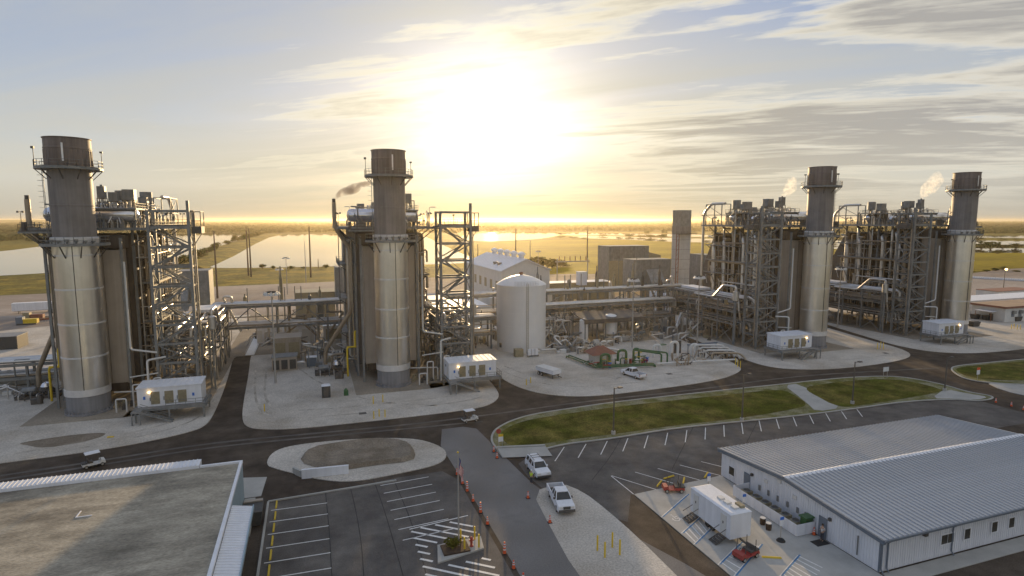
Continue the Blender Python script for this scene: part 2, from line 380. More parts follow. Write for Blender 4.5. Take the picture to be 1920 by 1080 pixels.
# main asphalt apron, everything paved lies on it
sheet('road', [(-160, 22), (250, 22), (290, 60), (290, 92), (190, 108), (150, 128), (118, 190), (104, 192), (70, 140), (36, 120), (30, 150), (24, 190), (-10, 190), (-12, 172), (-30, 96), (-160, 92)], -.02, MAT['asphalt'], it=1)
sheet('perimeter_road', PG([(1760, 590), (1800, 596), (1930, 632), (2100, 668), (2100, 690), (1930, 652), (1800, 612), (1740, 598)]), -.012, MAT['asphalt2'], it=1)
def pad(l, it=2, name='gravel_pad', z=.06, mat='gravel', extra=()): return sheet(name, PG(l) + [Vector(e) for e in extra], z, MAT[mat], skirt=.1, it=it)
pad([(-260, 905), (0, 869), (150, 850), (260, 832), (350, 812), (385, 800), (402, 776), (425, 718), (440, 660), (458, 610), (470, 590)], 2, extra=[(-15, 215, 0), (-90, 215, 0), (-130, 150, 0)])
pad([(497, 590), (485, 640), (470, 665), (466, 705), (458, 745), (453, 785), (462, 802), (500, 806), (560, 804), (640, 796), (760, 783), (860, 771), (915, 762), (938, 745), (930, 728), (905, 700), (880, 670), (850, 630), (815, 590)], 2, extra=[(27, 215, 0), (-10, 215, 0)])
pad([(800, 570), (850, 618), (905, 680), (935, 706), (965, 724), (1010, 738), (1070, 744), (1130, 742), (1220, 731), (1310, 719), (1365, 708), (1390, 695), (1388, 688), (1350, 668), (1270, 634), (1200, 604), (1150, 580)], 2, extra=[(98, 215, 0), (30, 215, 0)])
pad([(1165, 578), (1215, 604), (1290, 632), (1340, 652), (1400, 676), (1440, 688), (1490, 693), (1550, 693), (1620, 687), (1690, 676), (1712, 666), (1690, 654), (1640, 641), (1545, 613), (1450, 586)], 2, extra=[(150, 215, 0), (108, 215, 0)])
pad([(1480, 584), (1545, 607), (1620, 630), (1680, 648), (1740, 659), (1800, 663), (1860, 661), (1935, 653), (2050, 640)], 2, extra=[(300, 140, 0), (232, 145, 0), (200, 190, 0), (155, 215, 0)])
# kerbed verge with grass between the plant road and the car park
pad([(925, 809), (938, 799), (960, 788), (1000, 776), (1075, 765), (1150, 754), (1250, 743), (1380, 729), (1470, 720), (1530, 713), (1600, 707), (1660, 705), (1705, 708), (1770, 721), (1815, 735), (1860, 742), (1862, 748), (1832, 752), (1790, 748), (1700, 752), (1590, 768), (1480, 781), (1390, 790), (1260, 803), (1150, 822), (1060, 832), (1020, 842), (960, 856), (935, 846), (920, 826)], 2, name='verge_soil', z=.11, mat='thin')
sheet('verge_grass', PG([(935, 812), (965, 794), (1010, 783), (1150, 763), (1250, 752), (1380, 738), (1466, 729), (1492, 742), (1515, 757), (1500, 765), (1390, 784), (1260, 798), (1150, 814), (1050, 826), (985, 838), (950, 834)], .13), .13, MAT['grass'], skirt=.05, it=2)
sheet('verge_grass', PG([(1503, 727), (1540, 720), (1600, 713), (1655, 710), (1705, 714), (1765, 729), (1764, 735), (1690, 748), (1600, 762), (1576, 763), (1545, 750)], .13), .13, MAT['grass'], skirt=.05, it=2)
pad([(1782, 692), (1790, 686), (1850, 680), (1935, 672), (2060, 660), (2060, 720), (1935, 722), (1860, 718), (1815, 712), (1795, 703)], 2, name='verge_soil', z=.11, mat='thin')
sheet('verge_grass', PG([(1790, 693), (1800, 688), (1860, 682), (1935, 676), (2060, 664), (2060, 706), (1935, 712), (1860, 713), (1810, 706)], .13), .13, MAT['grass'], skirt=.05, it=2)
pad([(1845, 716), (1935, 716), (2060, 712), (2060, 760), (1935, 745), (1880, 733)], 1, name='concrete_apron', z=.10, mat='concrete')
def kerb(l, closed=True, z=.13, w=.28, it=2):
    P = [Vector((p.x, p.y, z)) for p in smooth_poly(PG(l, z), it)]; m_ = MB()
    for i in range(len(P) if closed else len(P) - 1):
        a, b = P[i], P[(i + 1) % len(P)]; m_.beam(a, b, w, .14)
    o = m_.build('kerb', MAT['concrete']); o['kind'] = 'structure'
kerb([(925, 809), (938, 799), (960, 788), (1000, 776), (1075, 765), (1150, 754), (1250, 743), (1380, 729), (1470, 720), (1530, 713), (1600, 707), (1660, 705), (1705, 708), (1770, 721), (1815, 735), (1860, 742), (1862, 748), (1832, 752), (1790, 748), (1700, 752), (1590, 768), (1480, 781), (1390, 790), (1260, 803), (1150, 822), (1060, 832), (1020, 842), (960, 856), (935, 846), (920, 826)])
kerb([(1782, 692), (1790, 686), (1850, 680), (1935, 672), (2060, 660), (2060, 720), (1935, 722), (1860, 718), (1815, 712), (1795, 703)])
sheet('concrete_tip', PG([(1772, 729), (1815, 738), (1856, 744), (1830, 750), (1790, 747), (1745, 747)], .125), .122, MAT['concrete'], it=1)
sheet('concrete_path', PG([(1470, 722), (1500, 719), (1545, 752), (1580, 764), (1530, 772), (1515, 757), (1495, 741)], .125), .122, MAT['concrete'], it=1)
def strip(name, l, w, z, mat, it=3):
    P = [G(a, b, z) for a, b in l]
    for _ in range(it):
        Q = [P[0]]
        for a, b in zip(P, P[1:]): Q += [a * .75 + b * .25, a * .25 + b * .75]
        P = Q + [P[-1]]
    m_ = MB(); prev = None
    for i, p in enumerate(P):
        d = (P[min(i + 1, len(P) - 1)] - P[max(i - 1, 0)]).normalized(); n = Vector((-d.y, d.x, 0)) * w / 2 * (1 + .35 * noise.noise(p * .4)); c = (p - n, p + n)
        if prev: m_.quad(prev[0], c[0], c[1], prev[1])
        prev = c
    o = m_.build(name, MAT[mat]); o['kind'] = 'structure'
for l in ([(30, 850), (180, 826), (330, 792), (385, 760), (400, 715), (430, 660)], [(40, 858), (190, 834), (345, 800), (396, 765), (412, 717), (440, 662)], [(480, 690), (476, 750), (500, 785), (600, 782), (740, 768), (880, 752), (918, 738)], [(500, 690), (494, 745), (515, 770), (600, 768), (740, 755), (850, 742)],
          [(560, 690), (600, 720), (700, 755), (820, 760)], [(930, 690), (980, 712), (1060, 726), (1150, 722), (1290, 706), (1360, 692)], [(945, 686), (990, 704), (1060, 715), (1150, 710), (1290, 696)], [(1190, 610), (1240, 640), (1200, 690), (1130, 722)], [(1440, 676), (1540, 678), (1640, 670), (1690, 660)], [(1540, 650), (1600, 652), (1660, 656)], [(1690, 640), (1800, 650), (1900, 640)]): strip('tyre_track', l, .42, .072, 'track')
for l in ([(655, 905), (668, 960), (678, 1020), (682, 1080)], [(700, 898), (722, 960), (742, 1030), (756, 1080)], [(735, 892), (775, 985), (800, 1080)], [(610, 920), (618, 1000), (622, 1080)], [(1180, 790), (1150, 850), (1110, 900)], [(1300, 800), (1260, 880)], [(1420, 790), (1400, 830)]): strip('crack', l, .09, -.002, 'crack')
for l in ([(0, 892), (200, 862), (380, 832), (560, 815), (760, 797), (930, 776), (1100, 752), (1300, 732), (1480, 706), (1640, 696), (1760, 690)], [(0, 900), (200, 870), (380, 840), (560, 822), (760, 804), (905, 790)]): strip('tyre_track', l, .6, -.008, 'asphalt2')
# drive and worn car parks
sheet('drive', [(16.9, 20), (31, 20), (34.2, 36), (31.5, 46), (27.5, 55), (24.8, 62), (24.2, 70), (23.6, 80), (23.2, 86), (16.5, 86), (16.9, 60)], -.012, MAT['asphalt3'], it=1)
sheet('staff_car_park', [(-5.8, 30), (16.4, 30), (16.3, 68), (15.0, 71), (9, 71), (2, 69.5), (-5.8, 69)], -.014, MAT['asphalt2'], it=0)
sheet('visitor_car_park', [(26, 58), (24.8, 66), (25, 70), (30, 74.2), (112, 74.2), (112, 58.5), (48, 58.4), (34.5, 57.4), (31, 52)], -.016, MAT['asphalt2'], it=0)
sheet('gravel_shoulder', PG([(998, 922), (1052, 905), (1094, 922), (1138, 956), (1195, 1006), (1275, 1085), (1340, 1150), (1150, 1150), (1080, 1075), (1030, 985)]), .0, MAT['gravel'], it=1)
sheet('concrete_forecourt', [(34.9, 57.3), (34.9, 39.0), (36.6, 30), (47.9, 30), (47.9, 58.2)], .05, MAT['concrete'], skirt=.08, it=0)
sheet('concrete_path', [(48.1, 36.3), (96, 36.3), (96, 34.6), (48.1, 34.6)], .05, MAT['concrete'], skirt=.08, it=0)
sheet('concrete_apron', [(-60, 71.2), (-6.5, 71.2), (-6.2, 76.5), (-14, 78.5), (-60, 78)], -.01, MAT['concrete'], it=0)

# ------------------------------------------------------------------ the four generating units
def railing(mb, pts, z, h=1.1, step=1.6, closed=False, t=.06):
    P = [Vector((p[0], p[1], z)) for p in pts]
    if closed: P.append(P[0])
    for a, b in zip(P, P[1:]):
        n = max(1, int((b - a).length / step))
        for i in range(n + 1):
            p = a.lerp(b, i / n); mb.beam(p, p + Vector((0, 0, h)), t)
        for k in (.55, 1.0): mb.beam(a + Vector((0, 0, h * k)), b + Vector((0, 0, h * k)), t)
        mb.beam(a + Vector((0, 0, .08)), b + Vector((0, 0, .08)), .03, .16)
    return mb
def circ(cx, cy, r, n=20, a0=0.0, a1=2 * math.pi):
    return [(cx + r * math.cos(a0 + (a1 - a0) * i / n), cy + r * math.sin(a0 + (a1 - a0) * i / n)) for i in range(n if a1 - a0 > 6.2 else n + 1)]

def make_stack(cx, cy, m, label):
    st = thing('exhaust_stack', label, 'smokestack', (cx, cy, 0), 'round exhaust stacks of the four units')
    C = (cx, cy, 0); rs = random.Random(3)
    MB().lathe(C, [(3.45, 0), (3.45, .35), (3.12, .4), (3.12, 3.25)], 40).build('base_shell', MAT['base'], st)
    mb = MB()
    for k in range(28):
        a = 2 * math.pi * k / 28; mb.beam((cx + 3.3 * math.cos(a), cy + 3.3 * math.sin(a), 0), (cx + 3.3 * math.cos(a), cy + 3.3 * math.sin(a), .8), .1, .22)
    tag(mb.build('anchor_lugs', MAT['base'], st), kind='stuff')
    tops = [4.25, 9.7, 15.2, 20.9, 26.4]
    prev = 3.25
    MB().lathe(C, [(3.27, 3.25), (3.27, 4.35)], 40).build('weather_band', MAT['band'], st); prev = 4.35
    for z in tops[1:]:
        MB().lathe(C, [(3.2, prev), (3.2, z - .0)], 40).build('cladding_section', MAT['clad'], st)
        MB().lathe(C, [(3.2, z - .13), (3.28, z - .12), (3.28, z + .12), (3.2, z + .13)], 40, cap0=False, cap1=False).build('joint_ring', MAT['band'], st); prev = z
    MB().lathe(C, [(3.2, prev), (3.2, 28.0)], 40).build('cladding_section', MAT['clad'], st)
    MB().beam((cx + m * .45, cy - 3.2, 4.4), (cx + m * .45, cy - 3.2, 27.9), .12, .1).build('cable_duct', MAT['dark'], st)
    MB().lathe(C, [(3.3, 28.2), (3.35, 29.2), (3.05, 29.35)], 40, cap0=False, cap1=False).build('cladding_cap', MAT['band'], st)
    MB().lathe(C, [(2.97, 28.9), (2.97, 34.2), (3.02, 34.25), (3.02, 34.45), (2.97, 34.5), (2.97, 40.1)], 40).build('upper_shell', MAT['upper'], st)
    cr = MB(); cr.lathe(C, [(2.97, 40.15), (3.15, 40.5), (3.15, 43.2), (3.22, 43.25), (3.22, 43.45), (3.15, 43.5), (3.15, 44.85), (3.28, 44.9), (3.28, 45.0), (2.9, 45.0), (2.85, 42.5)], 40, cap0=False, cap1=True); cr.build('crown', MAT['crown'], st)
    mb = MB()
    for k in range(30):
        a = 2 * math.pi * k / 30; mb.beam((cx + 3.17 * math.cos(a), cy + 3.17 * math.sin(a), 40.7), (cx + 3.17 * math.cos(a), cy + 3.17 * math.sin(a), 43.1), .07, .1)
    mb.build('crown_ribs', MAT['crown'], st)
    # top gallery
    g = MB().lathe(C, [(3.1, 40.0), (4.55, 40.0), (4.55, 40.28), (3.1, 40.28)], 32, smooth=False, cap0=False, cap1=False).build('gallery_deck', MAT['steel'], st)
    railing(MB(), circ(cx, cy, 4.5, 24), 40.28, 1.15, 9, True, .055).build('railing', MAT['steel'], g)
    for k in range(10):
        a = 2 * math.pi * (k + .5) / 10; c, s = math.cos(a), math.sin(a)
        b = MB().beam((cx + 3.0 * c, cy + 3.0 * s, 38.5), (cx + 4.4 * c, cy + 4.4 * s, 40.0), .12)
        b.build('bracket', MAT['dark'], g)
    l = MB().tube([(cx - m * 4.35, cy - .8, 40.3), (cx - m * 4.35, cy - .8, 43.3)], .05, 6); l.box(cx - m * 4.35 - .25, cx - m * 4.35 + .15, cy - 1.0, cy - .6, 43.2, 43.55); l.build('gallery_lamp', MAT['dark'], st)
    l = MB().tube([(cx + m * 4.3, cy + .9, 40.3), (cx + m * 4.3, cy + .9, 43.0)], .05, 6); l.box(cx + m * 4.3 - .2, cx + m * 4.3 + .2, cy + .7, cy + 1.1, 42.95, 43.2); l.build('gallery_lamp', MAT['dark'], st)
    MB().box(cx + .3 * m - .12, cx + .3 * m + .12, cy - 3.3, cy - 3.15, 41.2, 44.0).build('conductor_strip', MAT['band'], st)
    # lower gallery
    g = MB().lathe(C, [(3.05, 27.9), (4.75, 27.9), (4.75, 28.2), (3.05, 28.2)], 32, smooth=False, cap0=False, cap1=False).build('gallery_deck', MAT['steel'], st)
    railing(MB(), circ(cx, cy, 4.68, 24), 28.2, 1.2, 9, True, .06).build('railing', MAT['steel'], g)
    for k in range(10):
        a = 2 * math.pi * (k + .25) / 10; c, s = math.cos(a), math.sin(a)
        MB().beam((cx + 3.2 * c, cy + 3.2 * s, 26.0), (cx + 4.6 * c, cy + 4.6 * s, 27.9), .14).build('bracket', MAT['dark'], g)
    # sampling platform reaching out on the side away from the shelter
    g = MB().box(cx - m * 2.5, cx - m * 7.6, cy - .2, cy + 3.2, 29.9, 30.2).build('sampling_deck', MAT['steel'], st)
    railing(MB(), [(cx - m * 3.1, cy - .15), (cx - m * 7.5, cy - .15), (cx - m * 7.5, cy + 3.1), (cx - m * 3.1, cy + 3.1)], 30.2, 1.15, 1.2).build('railing', MAT['dark'], g)
    for y in (cy + .1, cy + 2.9): MB().beam((cx - m * 3.1, y, 26.6), (cx - m * 6.9, y, 29.9), .16).build('strut', MAT['dark'], g)
    mb = MB(); mb.box(cx - m * 7.1, cx - m * 7.5, cy + 1.0, cy + 2.2, 30.2, 31.7); mb.build('analyser_cabinet', MAT['dark'], g)
    # caged ladder up the shell
    lx, ly = cx - m * 3.35, cy - .9
    mb = MB()
    for d in (-.25, .25): mb.beam((lx, ly + d, 29.3), (lx, ly + d, 40.1), .06)
    for k in range(27): mb.beam((lx, ly - .25, 29.5 + k * .4), (lx, ly + .25, 29.5 + k * .4), .04)
    for k in range(11):
        z = 30.6 + k * .85; pts = [(lx - m * .75 * math.sin(math.pi * i / 6), ly - .4 * math.cos(math.pi * i / 6), z) for i in range(7)]
        for a, b in zip(pts, pts[1:]): mb.beam(a, b, .05, .03)
    mb.build('caged_ladder', MAT['steel'], st)
    # instruments along the lower gallery
    for k in range(7):
        a = -math.pi / 2 + (k - 3) * .33; c, s = math.cos(a), math.sin(a); h = .5 + .5 * rs.random()
        MB().lathe((cx + 3.7 * c, cy + 3.7 * s, 28.2), [(.14, 0), (.14, h * .5), (.3, h * .55), (.3, h)], 8).build('probe_port', MAT['steel'], g)
    return st

def make_boiler(cx, m, label):
    X = lambda a: cx + m * a
    bo = thing('heat_recovery_boiler', label, 'boiler', (cx, 132, 0), 'heat recovery boilers behind the stacks')
    rs = random.Random(11)
    def P(mb, name, mat, par=bo): return mb.build(name, MAT[mat], par)
    # outlet duct: smooth beige panels
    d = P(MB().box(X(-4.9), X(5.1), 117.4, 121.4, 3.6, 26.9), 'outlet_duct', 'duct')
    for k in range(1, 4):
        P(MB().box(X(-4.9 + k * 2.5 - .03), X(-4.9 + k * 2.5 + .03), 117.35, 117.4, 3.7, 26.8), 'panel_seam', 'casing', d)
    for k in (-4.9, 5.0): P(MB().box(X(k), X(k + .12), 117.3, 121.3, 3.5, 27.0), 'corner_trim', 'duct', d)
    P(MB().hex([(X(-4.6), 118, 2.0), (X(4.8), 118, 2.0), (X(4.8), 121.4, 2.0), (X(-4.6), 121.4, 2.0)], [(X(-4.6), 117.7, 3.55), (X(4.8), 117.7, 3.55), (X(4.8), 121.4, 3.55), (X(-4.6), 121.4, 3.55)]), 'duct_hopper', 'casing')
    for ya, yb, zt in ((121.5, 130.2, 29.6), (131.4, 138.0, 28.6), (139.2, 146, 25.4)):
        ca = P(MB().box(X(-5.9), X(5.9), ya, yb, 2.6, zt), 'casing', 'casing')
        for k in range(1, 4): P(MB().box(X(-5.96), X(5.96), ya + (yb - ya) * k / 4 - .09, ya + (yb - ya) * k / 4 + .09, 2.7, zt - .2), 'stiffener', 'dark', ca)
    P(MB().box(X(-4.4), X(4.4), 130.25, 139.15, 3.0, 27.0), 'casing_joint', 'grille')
    for i, (y, z0_, z1_, r_) in enumerate(((126.5, 9.2, 28.6, .46), (131.0, 12.0, 27.4, .5), (135.2, 8.6, 29.0, .42), (138.8, 12.6, 26.4, .5), (143.2, 9.0, 25.0, .46), (124.0, 13.5, 29.2, .34))):
        P(MB().tube([(X(5.9), y + .6, z1_), (X(8.0), y + .6, z1_), (X(8.0), y, z1_ - 2), (X(8.0), y, z0_), (X(9.6), y - 1.0, z0_)], r_, 10, 1.0), 'riser_main', ('pipe', 'pipe', 'pipe_tan')[i % 3])
    P(MB().box(X(-5.6), X(5.6), 118.6, 121.45, 27.2, 29.4), 'front_hood', 'casing')
    for sx in (-6.15, 6.15):
        for k in range(7):
            y = 121.9 + k * 3.95
            P(MB().beam((X(sx), y, 0), (X(sx), y, 30.2), .42, .42), 'column', 'steel')
        for z in (6.9, 12.2, 17.6, 23.0, 28.0):
            P(MB().box(X(sx - .16), X(sx + .16), 121.6, 146, z, z + .38), 'buckstay', 'steel')
    for sx in (-5.4, 5.5): P(MB().beam((X(sx), 117.0, 0), (X(sx), 117.0, 29.0), .38, .38), 'front_column', 'steel')
    # roof platform
    rp = P(MB().box(X(-9.4), X(10.2), 119.2, 147.2, 30.25, 30.55), 'roof_platform', 'steel')
    P(railing(MB(), [(X(-9.3), 119.3), (X(10.1), 119.3), (X(10.1), 147.1), (X(-9.3), 147.1)], 30.55, 1.15, 1.8, True, .06), 'railing', 'steel', rp)
    for y in (120, 126, 132, 138, 144):
        P(MB().beam((X(6.2), y, 27.4), (X(9.8), y, 30.2), .18), 'knee_brace', 'dark', rp); P(MB().beam((X(-6.2), y, 27.4), (X(-9.0), y, 30.2), .18), 'knee_brace', 'dark', rp)
    # steam drums
    for y, r, x0, x1, zc in ((123.6, 1.32, -7.4, 7.0, 33.0), (131.5, .85, -5.5, 5.6, 32.4), (138.5, 1.05, -6, 6.6, 32.8)):
        L_ = x1 - x0; xa = min(X(x0), X(x1))
        dr = P(MB().lathe((xa, y, zc), [(.05, 0), (r * .55, .12), (r * .85, .4), (r, .95), (r, L_ - .95), (r * .85, L_ - .4), (r * .55, L_ - .12), (.05, L_)], 20, 'x'), 'steam_drum', 'drum')
        for k in (.18, .82):
            xx = xa + L_ * k; P(MB().box(xx - .3, xx + .3, y - r * .8, y + r * .8, 30.56, zc - r * .55), 'saddle', 'steel', dr)
        for k in (.3, .45, .6): P(MB().tube([(xa + L_ * k, y, zc + r - .05), (xa + L_ * k, y, zc + r + .7), (xa + L_ * k, y + 1.6, zc + r + .7), (xa + L_ * k, y + 1.6, 30.6)], .14, 6), 'riser', 'pipe', dr)
    # silencers on their frames
    for x, y, w, zb, zt in ((5.1, 126.0, .95, 35.7, 37.6), (3.1, 124.2, .7, 35.4, 37.0), (3.2, 128.6, 1.05, 35.3, 37.5), (.9, 125.6, .6, 36.0, 38.1), (5.3, 134.8, .75, 35.0, 36.5), (5.0, 138.2, 1.1, 35.3, 37.7), (2.4, 137.0, .95, 35.0, 37.2), (-.2, 139.5, .7, 34.4, 36.1), (-3.2, 141, .8, 34.2, 35.8)):
        s = P(MB().lathe((X(x), y, 0), [(w * .96, zb), (w, zb + .05), (w, zt - .05), (w * .96, zt)], 20) if w > 1 else MB().box(X(x - w), X(x + w), y - w, y + w, zb, zt), 'silencer', 'steel')
        fr = MB()
        for a in (-1, 1):
            for b in (-1, 1): fr.beam((X(x + a * w), y + b * w, 30.55), (X(x + a * w), y + b * w, zb), .13)
        fr.beam((X(x - w), y - w, 31), (X(x + w), y - w, zb - .3), .08); fr.beam((X(x + w), y + w, 31), (X(x - w), y + w, zb - .3), .08)
        for zq in (32.6, zb - .1):
            for b in (-1, 1): fr.beam((X(x - w), y + b * w, zq), (X(x + w), y + b * w, zq), .1); fr.beam((X(x + b * w), y - w, zq), (X(x + b * w), y + w, zq), .1)
        P(fr, 'silencer_frame', 'dark', s)
        P(MB().tube([(X(x), y, zb), (X(x), y, 32.2), (X(x - 1.4), y, 31.8)], .25, 8), 'vent_pipe', 'pipe', s)
    P(MB().tube([(X(.9), 125.6, 37.8), (X(.9), 125.6, 38.4)], .22, 8), 'steam_vent', 'steel')
    # relief valves, small bore pipes and lamps on the roof
    for k in range(84):
        x = rs.uniform(-6.5, 9.2); y = rs.uniform(121, 146); h = rs.uniform(1.2, 4.6); q = rs.uniform(-1.4, 1.4)
        if k % 3: P(MB().tube([(X(x), y, 30.56), (X(x), y, 30.56 + h), (X(x + q), y + rs.uniform(-1, 1), 30.56 + h)], rs.choice((.07, .1, .14, .2)), 6), 'pipe', rs.choice(('pipe', 'steel', 'pipe_tan')))
        else:
            mb = MB().beam((X(x), y, 30.56), (X(x), y, 30.56 + h * .5), .12); mb.box(X(x) - .22, X(x) + .22, y - .3, y + .3, 30.56 + h * .5, 30.9 + h * .5); mb.tube([(X(x), y, 30.9 + h * .5), (X(x), y, 31.3 + h * .5)], .09, 6)
            P(mb, 'relief_valve', 'steel')
    for k in range(46):
        x = rs.uniform(-1.5, 6.6); y = rs.choice((125.5, 136.5)) + rs.uniform(-3.4, 3.4); h = rs.uniform(2.0, 5.2); r_ = rs.choice((.07, .1, .13, .2))
        P(MB().tube([(X(x), y, 30.56), (X(x), y, 30.56 + h), (X(x + rs.uniform(-1.6, 1.6)), y, 30.56 + h), (X(x + rs.uniform(-.6, .6)), y + rs.uniform(-1.5, 1.5), 31.5)], r_, 6), 'pipe', rs.choice(('pipe', 'pipe', 'steel', 'pipe_tan')))
    for yc in (125.8, 137.0):
        q_ = P(MB().box(X(-1.8), X(6.9), yc - 3.6, yc + 3.6, 33.9, 34.02), 'valve_deck', 'steel'); P(railing(MB(), [(X(-1.8), yc - 3.6), (X(6.9), yc - 3.6), (X(6.9), yc + 3.6), (X(-1.8), yc + 3.6)], 34.02, 1.05, 1.4, True, .05), 'railing', 'steel', q_)
        for xx in (-1.6, 6.7):
            for yy in (yc - 3.4, yc + 3.4): P(MB().beam((X(xx), yy, 30.56), (X(xx), yy, 33.9), .16), 'deck_post', 'steel', q_)
    for x, y in ((-9.2, 119.6), (9.6, 124), (9.9, 134), (-9.2, 130), (9.9, 146.6)):
        mb = MB().tube([(X(x), y, 30.5), (X(x), y, 33.5)], .045, 6); mb.beam((X(x - .35), y, 33.4), (X(x + .35), y, 33.4), .06)
        for a in (-.35, .35): mb.box(X(x + a) - .16, X(x + a) + .16, y - .14, y + .14, 33.25, 33.55)
        P(mb, 'floodlight', 'dark')
    fr = MB()
    for y in (139.5, 146.5): 
        for x in (6.0, 9.0): fr.beam((X(x), y, 30.5), (X(x), y, 36.6), .2)
    for z in (33.5, 36.6):
        fr.beam((X(6), 139.5, z), (X(6), 146.5, z), .16); fr.beam((X(9), 139.5, z), (X(9), 146.5, z), .16)
        for y in (139.5, 146.5): fr.beam((X(6), y, z), (X(9), y, z), .16)
    fr.beam((X(9), 139.5, 33.5), (X(9), 146.5, 36.6), .12); fr.beam((X(9), 139.5, 30.6), (X(9), 146.5, 33.5), .12)
    P(fr, 'pipe_gantry', 'steel')
    P(MB().tube([(X(7.5), 140, 36.8), (X(7.5), 146, 36.8), (X(7.5), 149.5, 34.0), (X(7.5), 149.5, 12)], .38, 8), 'steam_pipe', 'pipe')
    # downcomers and headers on the busy side
    ys = [122.6 + i * 1.52 for i in range(16)]
    for i, y in enumerate(ys):
        x = 6.75 + (i % 3) * .65; r = (.13, .2, .3, .16, .36)[i % 5]; zt = (29.6, 27.5, 25.2, 29.6)[i % 4]; zb = (1.0, 4.2, 9.5, 2.2, 13.4)[i % 5]
        pts = [(X(5.9), y, zt), (X(x), y, zt), (X(x), y, zb), (X(5.9), y, zb)]
        P(MB().tube(pts, r, 8), 'downcomer', ('pipe', 'pipe_tan', 'pipe', 'steel')[i % 4])
    for i, (y0, y1, z, r) in enumerate(((122, 145, 20.2, .28), (124, 140, 14.6, .22), (122, 138, 25.7, .2), (130, 146, 9.0, .4), (123, 133, 17.3, .16))):
        P(MB().tube([(X(8.5), y0, z - 2.4), (X(8.5), y0, z), (X(8.5), y1, z), (X(8.5), y1, z - 3.5)], r, 8), 'header_pipe', 'pipe' if i % 2 else 'pipe_tan')
    for z, y0, y1, xo in ((13.3, 123, 133, 9.6), (20.4, 123, 146, 9.2), (24.6, 133, 146, 9.2), (16.8, 134, 146, 9.6)):
        p_ = P(MB().box(X(6.4), X(xo), y0, y1, z, z + .18), 'side_platform', 'steel')
        P(railing(MB(), [(X(6.5), y0 + .05), (X(xo - .05), y0 + .05), (X(xo - .05), y1 - .05), (X(6.5), y1 - .05)], z + .18, 1.1, 1.5, False, .055), 'railing', 'steel', p_)
        for y in (y0 + .5, y1 - .5): P(MB().beam((X(6.3), y, z - 1.9), (X(xo - .3), y, z), .14), 'knee_brace', 'dark', p_)
    for k in range(60):
        y = rs.uniform(122, 146); z = rs.uniform(3, 28); a = rs.uniform(.8, 3.2)
        P(MB().tube([(X(6.4), y, z), (X(7.2 + rs.random() * 2.2), y, z), (X(7.2 + rs.random() * 2.2), y + rs.uniform(-2, 2), z), (X(8.2), y + rs.uniform(-1, 1), z - a)], rs.choice((.07, .1, .13)), 6), 'pipe', rs.choice(('pipe', 'pipe_tan', 'pipe', 'steel')))
    # quiet side: big vent pipe and two platforms
    v = P(MB().tube([(X(-9.75), 124, 1.2), (X(-9.75), 124, 1.21)], .4, 8) if False else MB().tube([(X(-12.4), 129, .9), (X(-12.4), 129, 4.2), (X(-6.95), 124, 13.6), (X(-6.95), 124, 26.2), (X(-9.75), 124, 30.6), (X(-9.75), 124, 35.6)], .42, 10, 1.2), 'blowdown_vent', 'pipe_tan')
    P(MB().lathe((X(-9.75), 124, 35.6), [(.34, 0), (.34, .7)], 10), 'vent_tip', 'dark', v)
    for z in (22.6, 15.4, 8.2):
        p_ = P(MB().box(X(-6.4), X(-9.2), 127, 138, z, z + .18), 'side_platform', 'steel')
        P(railing(MB(), [(X(-6.5), 127.05), (X(-9.15), 127.05), (X(-9.15), 137.9), (X(-6.5), 137.9)], z + .18, 1.1, 1.5, False, .055), 'railing', 'steel', p_)
        for y in (127.4, 137.5): P(MB().beam((X(-6.3), y, z - 2.0), (X(-9), y, z), .14), 'knee_brace', 'dark', p_)
        P(MB().beam((X(-9.0), 127.4, z), (X(-9.0), 127.4, z + 7.6), .16), 'hanger', 'dark', p_)
    for i in range(8):
        y = 122.4 + i * 2.9; P(MB().tube([(X(-5.9), y, 28), (X(-6.8 - (i % 2) * .6), y, 28), (X(-6.8 - (i % 2) * .6), y, 3.5), (X(-5.9), y, 3.5)], (.16, .26, .2)[i % 3], 8), 'downcomer', ('pipe_tan', 'pipe', 'steel')[i % 3])
    # inlet duct falling to the turbine
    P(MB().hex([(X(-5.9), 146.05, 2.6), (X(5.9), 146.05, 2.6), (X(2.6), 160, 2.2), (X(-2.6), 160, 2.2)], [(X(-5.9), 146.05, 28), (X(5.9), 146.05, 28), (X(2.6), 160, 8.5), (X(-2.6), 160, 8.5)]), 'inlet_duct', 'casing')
    return bo

